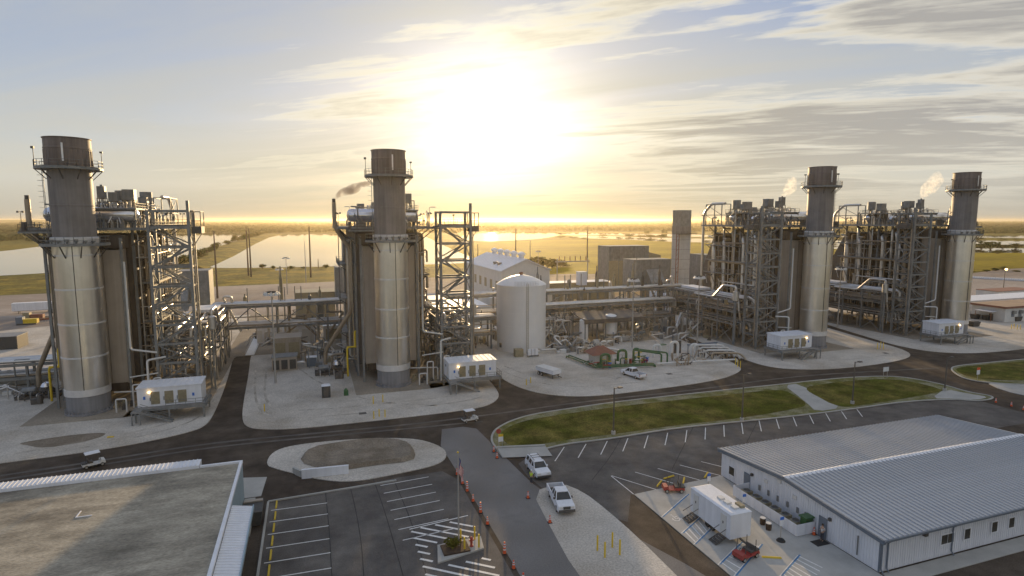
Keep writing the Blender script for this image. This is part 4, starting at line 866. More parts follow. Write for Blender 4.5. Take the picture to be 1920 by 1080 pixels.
# cabinets and boxes left of the middle stack
def box_thing(name, label, cat, x0, x1, y0, y1, z0, z1, mat, roof=None, group=None, panels=0, pm='grille'):
    t = thing(name, label, cat, ((x0 + x1) / 2, (y0 + y1) / 2, z0), group)
    part(MB().box(x0, x1, y0, y1, z0, z1), 'body', mat, t)
    part(MB().box(x0 - .12, x1 + .12, y0 - .12, y1 + .12, z1 + .003, z1 + .16), 'roof', roof or mat, t)
    if panels:
        w = (x1 - x0) / panels
        for k in range(panels): part(MB().box(x0 + w * k + w * .12, x0 + w * (k + 1) - w * .12, y0 - .06, y0 - .003, z0 + (z1 - z0) * .1, z0 + (z1 - z0) * .82), 'front_panel', pm, t)
    return t
box_thing('transformer_cabinet', 'tan cabinet with dark louvred front beside the light pole', 'cabinet', -8.6, -3.6, 131.5, 135.5, .06, 2.9, 'duct', 'steel', panels=3)
box_thing('transformer_cabinet', 'tall tan enclosure behind the louvred cabinet', 'cabinet', -8.8, -2.8, 140, 146, .06, 5.4, 'duct', 'duct', panels=2, pm='louver')
box_thing('equipment_box', 'small box with blue side and white lid right of the louvred cabinet', 'box', -1.6, .4, 133.5, 135, .06, 2.0, 'trim', 'white')
box_thing('site_container', 'white site container behind the truss rack', 'container', -7, 0.5, 160, 164, .06, 4.6, 'white', 'white', 'white boxes behind the left rack', 2, 'offwhite')
box_thing('site_container', 'pale container with grey louvre right behind the truss rack', 'container', 2.5, 13, 161, 165, .06, 4.0, 'offwhite', 'offwhite', 'white boxes behind the left rack', 2, 'louver')
box_thing('site_container', 'ribbed white container left behind the truss rack', 'container', -14, -7.6, 163, 168, .06, 4.2, 'white', 'tanroof', 'white boxes behind the left rack', 4, 'offwhite')
box_thing('switch_building', 'flat brown windowless block left of the middle boiler', 'building', -5, 7, 196, 206, 0, 9.0, 'louver', 'louver')
box_thing('control_building', 'low white roofed building behind the stair tower of the middle unit', 'building', 36, 52, 172, 190, 0, 5.5, 'offwhite', 'white')
box_thing('control_building', 'low white roofed annex before the gabled hall', 'building', 55, 64, 182, 196, 0, 6.6, 'offwhite', 'white')
box_thing('control_building', 'long low white roof right of the gabled hall', 'building', 86, 112, 205, 212, 0, 8, 'louver', 'white')
box_thing('white_tank_box', 'small white box standing above the pipes before the grey filter block', 'box', 94, 97, 196, 199, 8.0, 12.8, 'white', 'white')
for x, y in ((95.5, 197.5),): part(MB().beam((x, y, 0), (x, y, 8), .6), 'pedestal', 'steel', bpy.data.objects['white_tank_box'])
# gabled machine hall
gh = thing('machine_hall', 'white gabled hall with roof ventilators behind the storage tank', 'building', (75, 225, 0))
x0, x1, y0, y1, ze, zr = 65.5, 84.5, 202, 252, 13.4, 17.6; xm = (x0 + x1) / 2
part(MB().hex([(x0, y0, 0), (x1, y0, 0), (x1, y0, ze), (xm, y0, zr), (x0, y0, ze)], [(x0, y1, 0), (x1, y1, 0), (x1, y1, ze), (xm, y1, zr), (x0, y1, ze)]), 'wall', 'offwhite', gh)
for sx, xe in ((-1, x0), (1, x1)):
    rf = part(MB().hex([(xe + sx * .5, y0 - .5, ze - .02), (xm, y0 - .5, zr + .05), (xm, y1 + .5, zr + .05), (xe + sx * .5, y1 + .5, ze - .02)], [(xe + sx * .5, y0 - .5, ze + .2), (xm, y0 - .5, zr + .3), (xm, y1 + .5, zr + .3), (xe + sx * .5, y1 + .5, ze + .2)]), 'roof', 'white', gh)
    for k in range(17): part(MB().beam((xe + sx * .5, y0 + k * 3.1, ze + .24), (xm, y0 + k * 3.1, zr + .34), .12, .1), 'roof_seam', 'white', rf)
for k in range(5): part(MB().lathe((xm, 207 + k * 8.5, zr + .3), [(1.0, 0), (1.0, .9), (1.5, 1.2), (1.5, 1.7), (.6, 2.3), (.05, 2.4)], 14), 'ventilator', 'white', gh)
for k in range(6): part(MB().box(x0 - .08, x0 - .003, 206 + k * 7.5, 209 + k * 7.5, 6, 9.5), 'wall_louvre', 'louver', gh)
for k in range(2): part(MB().lathe((x0 + 3, 214 + k * 5, ze + 1), [(.8, 0), (.8, 1.0), (1.0, 1.1), (1.0, 1.5)], 12), 'roof_fan', 'steel', gh)
# grey filter block with stepped hoods and the square stack
fb = thing('filter_house', 'large grey ribbed filter house with stepped hoods before the pasture', 'filter house', (133, 226, 0))
part(MB().box(120, 139.5, 222, 232, 1.5, 21.0), 'body', 'steel', fb)
for k in range(16): part(MB().beam((120.4 + k * 1.22, 221.9, 15.2), (120.4 + k * 1.22, 221.9, 20.9), .25, .18), 'rib', 'steel', fb)
for k in range(4): part(MB().box(120.1 + k * 4.85, 120.1 + k * 4.85 + 4.5, 221.88, 221.99, 2.5, 14.8), 'panel', 'louver', fb)
part(MB().hex([(139.55, 222, 1.5), (147, 222, 1.5), (147, 231, 1.5), (139.55, 231, 1.5)], [(139.55, 222, 18.2), (145.5, 222, 16.8), (145.5, 231, 16.8), (139.55, 231, 18.2)]), 'hood', 'louver', fb)
for k in range(5): part(MB().box(139.7 + k * 1.4, 140.8 + k * 1.4, 221.85, 221.98, 3 + k * .3, 15.8 - k * .5), 'hood_panel', 'louver', fb)
part(MB().lathe((131, 220.5, 8.2), [(2.4, 0), (2.4, 1.0)], 16, 'y'), 'inlet_silencer', 'louver', fb)
sq = thing('square_stack', 'square grey stack with gallery between the filter house and third unit', 'smokestack', (162, 232, 0))
part(MB().box(159.9, 165.9, 229, 235, 0, 25.5), 'lower_shaft', 'shaft', sq)
part(MB().box(159.8, 166, 228.9, 235.1, 25.52, 29.2), 'joint_section', 'upper', sq); part(MB().box(159.95, 165.85, 229.05, 234.95, 29.22, 36.6), 'upper_shaft', 'steel', sq)
for z in (5, 9.5, 14, 18.5, 23, 31.5, 34): part(MB().box(159.84, 165.96, 228.94, 235.06, z, z + .18), 'stiffener', 'steel', sq)
g = part(MB().box(157.9, 168.1, 227.2, 228.85, 25.6, 25.8), 'gallery_deck', 'dark', sq); part(railing(MB(), [(157.9, 228.8), (157.9, 227.3), (168, 227.3), (168, 228.8)], 25.8, 1.2, 1.5), 'railing', 'dark', g)
for k, x in enumerate((157.6, 158.9)):
    part(MB().beam((x, 228, 0), (x, 228, 26), .25), 'ladder_post', 'rust', sq)
mb = MB()
for k in range(12): mb.beam((157.6, 228, 1 + k * 2.1), (158.9, 228, 2.6 + k * 2.1), .1)
part(mb, 'ladder_bracing', 'rust', sq)
box_thing('filter_house', 'grey block seen left of the third boiler', 'filter house', 139, 145, 183, 192, 5, 19, 'steel', 'steel')
for x in (140, 144): part(MB().beam((x, 184, 0), (x, 184, 5), .4), 'leg', 'steel', bpy.data.objects[[o.name for o in bpy.data.objects if o.name.startswith('filter_house')][-1]])

# ------------------------------------------------------------------ poles and masts
def mast(label, px, py, top, r=.28, mat='polewood', heads=0, group='tall poles beyond the plant', z=-.4):
    p = G(px, py, z); d = (p - Vector((0, 0, H))); d.z = 0
    # height read from the pixel row of its top
    ry = _fw + _rt * ((px - 960) / F) + _up * ((540 - top) / F); h = H + ry.z * Vector((p.x, p.y)).length / Vector((ry.x, ry.y)).length
    t = thing('light_mast' if heads else 'utility_pole', label, 'light mast' if heads else 'utility pole', p, group)
    part(MB().lathe(p, [(r * 1.25, 0), (r * .6, h - z)], 10), 'pole', mat, t)
    if heads:
        part(MB().lathe((p.x, p.y, h - .25), [(.9, 0), (1.0, .08), (1.0, .16), (.9, .24)], 14, cap0=False, cap1=False), 'ring', 'dark', t)
        for k in range(heads):
            a = 2 * math.pi * k / heads; x, y = p.x + 1.2 * math.cos(a), p.y + 1.2 * math.sin(a)
            mb = MB().lathe((x, y, h - .75), [(.42, 0), (.38, .25), (.15, .55), (.08, .7)], 10); part(mb, 'lamp_head', 'offwhite', t)
    return t
mast('tall weathered pole right of the far left unit', 408, 560, 433, .35)
mast('leftmost of two tall poles standing together before the pond', 466, 517, 424, .42); mast('rightmost of two tall poles standing together before the pond', 471, 519, 428, .42)
mast('single tall pole in front of the pond left of the smoking vent', 583, 520, 425, .45)
mast('thin mast left of the single tall pole', 574, 530, 452, .2, 'galvpole')
mast('tall pole standing in the pasture left of the centre', 967, 503, 427, .5); mast('tall pole standing in the pasture behind the grey filter house', 1101, 490, 425, .55)
mast('short stub post by the pond', 597, 503, 485, .3); mast('short thin pole beside the gabled hall roof', 994, 500, 448, .25, 'galvpole'); mast('low pole on the meadow at the glinting pond', 896, 487, 458, .4)
mast('light mast with lamp ring above the left truss rack', 526, 560, 503, .16, 'galvpole', 8, 'ring light masts', -.2); mast('second light mast with lamp ring before the pond', 539, 552, 482, .16, 'galvpole', 6, 'ring light masts', -.2)
mast('light mast with lamp ring rising before the canopy', 1185, 652, 522, .17, 'galvpole', 8, 'ring light masts', .06); mast('light mast with lamp ring left of the third unit', 1307, 643, 517, .17, 'galvpole', 8, 'ring light masts', .06)
mast('light mast with lamp ring between third and fourth units', 1570, 615, 501, .17, 'galvpole', 8, 'ring light masts', .06); mast('light mast with lamp ring on gravel left of the louvred cabinet', 517, 718, 546, .17, 'galvpole', 8, 'ring light masts', .06)
mast('light mast with lamp ring behind the square stack', 1312, 540, 511, .18, 'galvpole', 6, 'ring light masts'); mast('light mast right of the gabled hall', 1009, 520, 470, .16, 'galvpole', 6, 'ring light masts')
mast('lit lamp post in the dirt yard at the far right', 1881, 545, 508, .15, 'dark', 0, 'yard lamp posts', -.2)
p = G(1883, 545, -.2); l = thing('yard_lamp', 'glowing orange yard lamp on top of its post at the far right', 'lamp', (p.x, p.y, 9.3)); part(MB().lathe((p.x, p.y, 9.2), [(.1, 0), (.5, .2), (.5, .7), (.1, .9)], 10), 'globe', 'lamp', l)
gan = thing('switchyard_gantry', 'pale steel switchyard gantry before the grey filter house', 'gantry', (108, 240, 0))
for x in (104, 119): part(MB().beam((x, 240, 0), (x, 240, 15), .4), 'post', 'galvpole', gan)
part(MB().beam((103, 240, 13.6), (120, 240, 13.6), .4, .5), 'beam', 'galvpole', gan)
for k in range(6): part(MB().lathe((105 + k * 2.6, 240, 13.9), [(.2, 0), (.2, 1.4), (.1, 2.2)], 8), 'insulator', 'rust', gan)

# ------------------------------------------------------------------ foreground buildings
def onX(px, py, X):
    d = _fw + _rt * ((px - 960) / F) + _up * ((540 - py) / F); return Vector((0, 0, H)) + d * (X / d.x)
def onY(px, py, Y):
    d = _fw + _rt * ((px - 960) / F) + _up * ((540 - py) / F); return Vector((0, 0, H)) + d * (Y / d.y)
of = thing('office_building', 'long white metal office building with ribbed grey roof', 'building', (66, 47, .05))
x0, x1, y0, y1, ze, zr, ym = 48.0, 86.5, 36.5, 58.3, 3.35, 4.15, 47.9
part(MB().hex([(x0, y0, .05), (x0, y1, .05), (x0, y1, ze), (x0, ym, zr), (x0, y0, ze)], [(x1, y0, .05), (x1, y1, .05), (x1, y1, ze), (x1, ym, zr), (x1, y0, ze)]), 'wall', 'wall', of)
wr = MB()
for k in range(72): wr.beam((x0 - .02, y0 + .15 + k * .3, .1), (x0 - .02, y0 + .15 + k * .3, ze - .1 + (1 - abs(y0 + .15 + k * .3 - ym) / 11.4) * .7), .05, .05)
for k in range(128): wr.beam((x0 + .15 + k * .3, y0 - .02, .1), (x0 + .15 + k * .3, y0 - .02, ze - .1), .05, .05)
tag(part(wr, 'wall_ribs', 'wall', of), kind='stuff')
npan = 64; w = (x1 - x0 + .6) / npan
for s_ in (0, 1):
    ya, za, yb, zb = (y0 - .45, ze + .02, ym - .12, zr + .06) if s_ == 0 else (y1 + .45, ze + .02, ym + .12, zr + .06)
    first = None
    for k in range(npan):
        xx = x0 - .3 + k * w
        if first is None:
            m_ = MB().hex([(xx + .01, ya, za), (xx + w - .01, ya, za), (xx + w - .01, yb, zb), (xx + .01, yb, zb)], [(xx + .01, ya, za + .07), (xx + w - .01, ya, za + .07), (xx + w - .01, yb, zb + .07), (xx + .01, yb, zb + .07)])
            m_.hex([(xx - .05, ya, za + .02), (xx + .05, ya, za + .02), (xx + .05, yb, zb + .02), (xx - .05, yb, zb + .02)], [(xx - .03, ya, za + .16), (xx + .03, ya, za + .16), (xx + .03, yb, zb + .16), (xx - .03, yb, zb + .16)])
            first = part(m_, 'roof_panel', 'roofmetal', of)
        else: share(first, 'roof_panel', (k * w, 0, 0), of)
part(MB().hex([(x0 - .35, ym - .4, zr + .12), (x1 + .35, ym - .4, zr + .12), (x1 + .35, ym, zr + .2), (x0 - .35, ym, zr + .2)], [(x0 - .35, ym + .0, zr + .23), (x1 + .35, ym, zr + .23), (x1 + .35, ym + .4, zr + .12), (x0 - .35, ym + .4, zr + .12)]), 'ridge_cap', 'white', of)
for s_, (ya, yb) in enumerate(((y0 - .5, ym), (ym, y1 + .5))):
    za, zb = (ze - .05, zr + .02) if s_ == 0 else (zr + .02, ze - .05)
    part(MB().hex([(x0 - .34, ya, za - .28), (x0 - .04, ya, za - .28), (x0 - .04, yb, zb - .28), (x0 - .34, yb, zb - .28)], [(x0 - .34, ya, za + .05), (x0 - .04, ya, za + .05), (x0 - .04, yb, zb + .05), (x0 - .34, yb, zb + .05)]), 'verge_trim', 'trim', of)
part(MB().box(x0 - .3, x1 + .3, y0 - .62, y0 - .46, ze - .12, ze + .08), 'gutter', 'trim', of)
for x in (x0 + .05, x0 + .75, 57.2, 70): part(MB().tube([(x, y0 - .52, ze - .1), (x, y0 - .12, ze - .5), (x, y0 - .12, .4), (x, y0 - .4, .12)], .07, 6, .1), 'downspout', 'trim', of)
part(MB().box(x0 - .06, x0 - .012, y0 - .06, y0 + .1, .06, ze), 'corner_trim', 'trim', of)
def window(px, py, wd, ht, face):
    if face == 'Y':
        p = onY(px, py, y0); f = part(MB().box(p.x - wd / 2 - .1, p.x + wd / 2 + .1, y0 - .1, y0 - .045, p.z - ht / 2 - .1, p.z + ht / 2 + .1), 'window', 'white', of)
        n_ = 2 if wd > 1.5 else 1
        for k in range(n_): part(MB().box(p.x - wd / 2 + k * wd / n_ + .03, p.x - wd / 2 + (k + 1) * wd / n_ - .03, y0 - .115, y0 - .103, p.z - ht / 2, p.z + ht / 2), 'pane', 'glass', f)
    else:
        p = onX(px, py, x0); f = part(MB().box(x0 - .1, x0 - .045, p.y - wd / 2 - .1, p.y + wd / 2 + .1, p.z - ht / 2 - .1, p.z + ht / 2 + .1), 'window', 'white', of)
        part(MB().box(x0 - .115, x0 - .103, p.y - wd / 2, p.y + wd / 2, p.z - ht / 2, p.z + ht / 2), 'pane', 'glass', f)
window(1775, 1009, 1.7, .9, 'Y'); window(1812, 1000, .8, 1.0, 'Y'); window(1863, 987, .8, 1.0, 'Y'); window(1895, 979, .8, 1.0, 'Y'); window(1373, 883, .9, 1.0, 'X')
for px, py in ((1401, 905), (1543, 990)):
    p = onX(px, py, x0); d = part(MB().box(x0 - .09, x0 - .045, p.y - .5, p.y + .5, .08, 2.25), 'door', 'trim', of); part(MB().box(x0 - .13, x0 - .1, p.y - .4, p.y - .3, 1.0, 1.15), 'handle', 'white', d)
    part(MB().box(x0 - .3, x0 - .04, p.y - 1.0, p.y - .75, 2.3, 2.6), 'wall_lamp', 'dark', of)
p = onY(1732, 994, y0); part(MB().box(p.x - .2, p.x + .2, y0 - .35, y0 - .04, 2.7, 3.0), 'wall_lamp', 'dark', of)
for px, py in ((1437, 902), (1462, 902), (1491, 932)): p = onX(px, py, x0); part(MB().box(x0 - .12, x0 - .04, p.y - .25, p.y + .25, p.z - .2, p.z + .2), 'wall_vent', 'offwhite', of)
for i, y in enumerate((51.6, 50.2, 48.8, 47.4, 46.0, 44.9)): part(MB().box(x0 - .14, x0 - .045, y - .13, y + .13, 1.1, 1.7), 'disconnect_box', 'steel', of)
part(MB().box(x0 - .14, x0 - .045, 38.7, 38.8, .5, 2.4), 'conduit', 'steel', of)
fe = thing('fence', 'low white screen fence round the air conditioners', 'fence', (46, 48, .05))
for a, b in (((47.9, 53.2), (45.6, 53.2)), ((45.6, 53.2), (45.6, 43.7)), ((45.6, 43.7), (47.9, 43.7))):
    A, B = Vector(a + (0,)), Vector(b + (0,)); n = max(1, round((B - A).length / 1.2))
    for k in range(n):
        p, q = A.lerp(B, k / n), A.lerp(B, (k + .97) / n); m_ = MB(); m_.beam(p + Vector((0, 0, .72)), q + Vector((0, 0, .72)), .05, 1.2); part(m_, 'panel', 'white', fe)
acs = None
for i, y in enumerate((52.2, 50.7, 49.3, 47.9, 46.4, 45.0)):
    lab = ('air conditioner nearest the far door inside the white fence', 'second air conditioner from the far door behind the white fence', 'third air conditioner from the far door behind the white fence', 'fourth air conditioner from the far door behind the white fence', 'fifth air conditioner from the far door behind the white fence', 'air conditioner nearest the green cabinet inside the white fence')[i]
    if acs is None:
        acs = thing('air_conditioner', lab, 'air conditioner', (46.7, y, .05), 'air conditioners along the office wall')
        part(MB().box(46.2, 47.2, y - .45, y + .45, .1, 1.0), 'case', 'louver', acs); f = part(MB().lathe((46.7, y, 1.0), [(.42, .004), (.42, .06), (.36, .06)], 16, cap0=False, cap1=False), 'fan_ring', 'steel', acs)
        part(MB().lathe((46.7, y, 1.0), [(.36, .008), (.1, .03)], 12), 'fan', 'grille', acs)
    else: dup(acs, (46.7, y, .05), lab)
box_thing('electrical_cabinet', 'green electrical cabinet at the end of the white fence', 'cabinet', 46.9, 47.85, 43.9, 44.6, .06, 1.6, 'green', 'green')

# left building: ballast roof, ribbed parapet, canopy
lb = thing('flat_roof_building', 'flat building with stained gravel roof and ribbed white parapet', 'building', (-30, 58, 0))
part(MB().box(-62, -8.1, 30, 69.6, 0, 4.9), 'wall', 'teal', lb); part(MB().box(-61.9, -8.35, 30.1, 69.3, 4.905, 5.0), 'roof', 'roofgravel', lb)
part(MB().box(-8.35, -8.05, 30, 69.6, 4.91, 5.22), 'coping', 'white', lb); part(MB().box(-12.3, -8.36, 69.3, 69.6, 4.91, 5.22), 'coping', 'white', lb)
pa = part(MB().hex([(-62, 69.32, 4.92), (-12.4, 69.32, 4.92), (-12.4, 70.9, 4.3), (-62, 70.9, 4.3)], [(-62, 69.34, 5.32), (-12.4, 69.34, 5.32), (-12.4, 70.9, 5.42), (-62, 70.9, 5.42)]), 'parapet', 'white', lb)
rb = None
for k in range(120):
    xx = -61.8 + k * .412
    if rb is None: rb = part(MB().hex([(xx - .05, 69.36, 5.3), (xx + .05, 69.36, 5.3), (xx + .05, 70.88, 5.4), (xx - .05, 70.88, 5.4)], [(xx - .03, 69.36, 5.4), (xx + .03, 69.36, 5.4), (xx + .03, 70.88, 5.5), (xx - .03, 70.88, 5.5)]), 'rib', 'white', pa)
    else: share(rb, 'rib', (k * .412, 0, 0), pa)
cn = part(MB().hex([(-8.02, 30, 4.7), (-8.02, 59.2, 4.7), (-6.2, 59.2, 4.35), (-6.2, 30, 4.35)], [(-8.02, 30, 4.85), (-8.02, 59.2, 4.85), (-6.2, 59.2, 4.5), (-6.2, 30, 4.5)]), 'canopy', 'white', lb)
rb = None
for k in range(60):
    y = 59 - k * .42
    if rb is None: rb = part(MB().hex([(-8.0, y - .05, 4.84), (-8.0, y + .05, 4.84), (-6.2, y + .05, 4.49), (-6.2, y - .05, 4.49)], [(-8.0, y - .03, 4.92), (-8.0, y + .03, 4.92), (-6.2, y + .03, 4.57), (-6.2, y - .03, 4.57)]), 'rib', 'white', cn)
    else: share(rb, 'rib', (0, -k * .42, 0), cn)
part(MB().box(-6.18, -6.08, 30, 59.3, 4.2, 4.6), 'fascia', 'teal', cn)
part(MB().box(-21.2, -21.1, 61.0, 62.2, 5.0, 5.06), 'roof_conduit', 'white', lb); part(MB().box(-21.2, -19.9, 60.9, 61.0, 5.0, 5.06), 'roof_conduit', 'white', lb)
part(MB().box(-8.0, -6.9, 62, 69, 0, .9), 'planter_wall', 'concrete', lb)
db = thing('waste_skip', 'dark open waste skip beside the flat roofed building', 'skip', (-6.6, 65.4, 0))
part(MB().hex([(-7.7, 63.8, .1), (-6.0, 63.8, .1), (-6.0, 66.4, .1), (-7.7, 66.4, .1)], [(-7.9, 63.6, 1.7), (-5.8, 63.6, 1.7), (-5.8, 66.6, 1.7), (-7.9, 66.6, 1.7)]), 'bin', 'grille', db); part(MB().box(-7.8, -5.9, 66.0, 66.5, 1.71, 1.85), 'lid', 'duct', db)

# ------------------------------------------------------------------ road paint, kerbs
def line(a, b, w, mat, name='painted_line', z=.0):
    a = Vector((a[0], a[1], z)); b = Vector((b[0], b[1], z)); d = (b - a).normalized(); n = Vector((-d.y, d.x, 0)) * w / 2
    o = MB().quad(a - n, b - n, b + n, a + n).build(name, MAT[mat]); o['kind'] = 'structure'; return o
for k in range(17): line((29.9 + 3.42 * k, 69.2), (33.1 + 3.42 * k, 73.3), .13, 'paint')
for k in range(8): line((-5.2, 67.1 - 2.66 * k), (.75, 66.9 - 2.66 * k), .13, 'paint')
for k in range(7): line((7.0 + .12 * k, 69.4 - 2.2 * k), (13.0, 69.9 - 2.2 * k), .12, 'paint')
line((8.7, 58.1), (15.2, 58.9), .15, 'paint')
for k in range(14):
    A = Vector((8.8, 61.5 - k * 1.3)); d = Vector((6.3, -5.0))
    for u0, u1 in ((0, 1),):
        ts = [t for t in (i / 60 for i in range(61)) if A.y + d.y * t < 58.1 + .1 * t and not (9.9 < A.x + d.x * t < 15.5 and 50.6 < A.y + d.y * t < 54.6)]
        runs = []
        for t in ts:
            if runs and t - runs[-1][1] < .02: runs[-1][1] = t
            else: runs.append([t, t])
        for t0, t1 in runs:
            if t1 - t0 > .06: line(A + d * t0, A + d * t1, .28, 'paint')
line((34.8, 62.7), (34.9, 57.4), .12, 'paint')
for k in range(5): line((34.9 + 3.35 * k, 62.7), (38.1 + 3.35 * k, 57.5 + .12 * k), .12, 'paint')
for a, b in (((1243, 969), (1292, 926)), ((1281, 999), (1322, 962)), ((1304, 1020), (1340, 985)), ((1350, 1058), (1392, 1016)), ((1380, 1079), (1430, 1020)), ((1466, 1079), (1500, 1040))):
    A, B = G(*a, .06), G(*b, .06); line(A, B, .16, 'paint_b', z=.058)
    line((A.x - .22, A.y), (B.x - .22, B.y), .12, 'paint', z=.058)
for (a, b), (c, d) in ((((1350, 1058), (1392, 1016)), ((1380, 1079), (1430, 1020))), (((1281, 999), (1322, 962)), ((1304, 1020), (1340, 985))), (((1466, 1079), (1500, 1040)), ((1510, 1110), (1545, 1060)))):
    for k in range(7):
        u = (k + .5) / 7; line(G(*a, .06).lerp(G(*b, .06), u), G(*c, .06).lerp(G(*d, .06), max(0, u - .02)), .14, 'paint', z=.057)
p = G(1268, 973, .06)
m_ = MB()
for k in range(10):
    a, b = math.pi * (.75 + 1.5 * k / 10), math.pi * (.75 + 1.5 * (k + 1) / 10)
    m_.quad(*[(p.x + .42 * q * math.cos(t), p.y + .42 * q * math.sin(t), .059) for q, t in ((.8, a), (1.05, a), (1.05, b), (.8, b))])
for a, b in (((0, .75), (0, -.05)), ((0, .05), (.5, .05)), ((.5, .05), (.62, -.5)), ((0, .42), (.38, .42)), ((-.09, .92), (.09, .92))):
    A = Vector((p.x + a[0], p.y + a[1], .0595)); B = Vector((p.x + b[0], p.y + b[1], .0595)); d = (B - A).normalized() * .06; n = Vector((-d.y, d.x, 0)); m_.quad(A - n, B - n, B + n, A + n)
part(m_, 'painted_wheelchair_symbol', 'paint', None)['kind'] = 'structure'
WS = None
def wheel_stop(x, y, rz, lab):
    global WS
    if WS is None:
        WS = part(MB().hex([(-.9, -.1, 0), (.9, -.1, 0), (.9, .1, 0), (-.9, .1, 0)], [(-.86, -.06, .13), (.86, -.06, .13), (.86, .06, .13), (-.86, .06, .13)]), 'wheel_stop', 'paint_y', None); o = WS
    else: o = WS.copy(); COL.objects.link(o)
    o.location = (x, y, .06 if x > 34 else 0); o.rotation_euler = (0, 0, rz); tag(o, lab, 'wheel stop', 'yellow wheel stops')
for k in range(7): wheel_stop(-4.7, 68.3 - 2.66 * k, R(90), ('yellow wheel stop in the staff parking row, %s' % ('farthest one', 'second from the far end', 'third from the far end', 'middle one', 'third from the near end', 'second from the near end', 'nearest one')[k]))
for px, py, rz, lab in ((1236, 908, 40, 'left yellow wheel stop behind the red cart'), (1254, 896, 12, 'middle yellow wheel stop behind the red cart'), (1282, 902, 50, 'right yellow wheel stop behind the red cart'), (1324, 892, 40, 'yellow wheel stop beside the far blue sign'), (1447, 1047, -25, 'yellow wheel stop on concrete near the office door')):
    p = G(px, py); wheel_stop(p.x, p.y, R(rz), lab)
# kerb of the staff car park and the drainage island
for a, b in (((-5.6, 30), (-5.6, 69.2)), ((-5.6, 69.3), (9, 70.1))): part(MB().beam(Vector(a + (.04,)), Vector(b + (.04,)), .22, .2), 'kerb', 'concrete', None)['kind'] = 'structure'
sheet('drainage_island', PG([(497, 872), (510, 848), (545, 836), (620, 827), (700, 822), (760, 822), (800, 827), (835, 842), (838, 860), (815, 874), (740, 890), (660, 905), (600, 900), (560, 890), (520, 880)]), .07, MAT['gravel'], skirt=.12, it=2)
isl = PG([(560, 868), (575, 845), (640, 834), (700, 826), (765, 830), (780, 850), (775, 866), (700, 874), (640, 884), (600, 880)])
bas = smooth_poly(isl, 1); cc = sum(bas, Vector((0, 0))) / len(bas)
m_ = MB(); lip = [(p.x, p.y, .12) for p in bas]; crest = [(cc.x + (p.x - cc.x) * .93, cc.y + (p.y - cc.y) * .93, .65) for p in bas]; toe = [(cc.x + (p.x - cc.x) * .62, cc.y + (p.y - cc.y) * .62, .1) for p in bas]
for i in range(len(bas)):
    j = (i + 1) % len(bas); m_.quad(lip[i], lip[j], crest[j], crest[i]); m_.quad(crest[i], crest[j], toe[j], toe[i])
part(m_, 'basin_bank', 'dirt', None)['kind'] = 'structure'
sheet('basin_floor', [(cc.x + (p.x - cc.x) * .63, cc.y + (p.y - cc.y) * .63) for p in bas], .11, MAT['dirt'], it=0)
hw = thing('headwall', 'white concrete headwall at the near side of the drainage basin', 'wall', (.8, 74.4, 0)); a, b = G(566, 897), G(654, 888)
part(MB().beam(Vector((a.x, a.y, .55)), Vector((b.x, b.y, .55)), .35, 1.2), 'wall', 'white', hw); part(MB().beam(Vector((a.x, a.y + .2, .5)), Vector((a.x - 1.0, a.y + 2.2, .3)), .3, .8), 'wing_wall', 'concrete', hw)
cr = thing('culvert_wall', 'pale concrete culvert wall at the end of the grass verge', 'wall', (28, 76.5, 0)); a, b = G(932, 846, .1), G(1022, 842, .1)
part(MB().beam(Vector((a.x, a.y, .4)), Vector((b.x, b.y, .4)), .4, .7), 'wall', 'concrete', cr); part(MB().hex([(a.x, a.y - 2.4, .11), (b.x, b.y - 2.6, .11), (b.x, b.y - .25, .11), (a.x, a.y - .25, .11)], [(a.x, a.y - 2.4, .16), (b.x, b.y - 2.6, .16), (b.x, b.y - .25, .6), (a.x, a.y - .25, .6)]), 'apron', 'concrete', cr)
sheet('flagpole_island', [(10.2, 51.0), (15.0, 52.0), (15.3, 54.2), (10.8, 54.0)], .14, MAT['concrete'], skirt=.16, it=0)

# ------------------------------------------------------------------ vehicles
def wheels(par, xs, w, r=.38, wd=.26):
    for x in xs:
        for s_ in (-1, 1):
            y = s_ * w - (wd if s_ > 0 else 0)
            t_ = part(MB().lathe((x, y, r), [(r * .7, 0), (r * .95, .02), (r, .07), (r, wd - .07), (r * .95, wd - .02), (r * .7, wd)], 16, 'y', cap0=True, cap1=True), 'wheel', 'rubber', par)
            yo = y - .012 if s_ < 0 else y + wd + .002
            part(MB().lathe((x, yo, r), [(r * .6, 0), (r * .6, .01)], 12, 'y'), 'rim', 'galvpole', t_)
def prof(mb, pts, w0, w1=None):
    """side outline (x,z) swept across the car; upper points drawn in towards w1"""
    zs = [p[1] for p in pts]; lo, hi = min(zs), max(zs); w1 = w0 if w1 is None else w1
    f = lambda z: w0 + (w1 - w0) * max(0, (z - lo) / (hi - lo))
    return mb.hex([(x, -f(z), z) for x, z in pts], [(x, f(z), z) for x, z in pts])
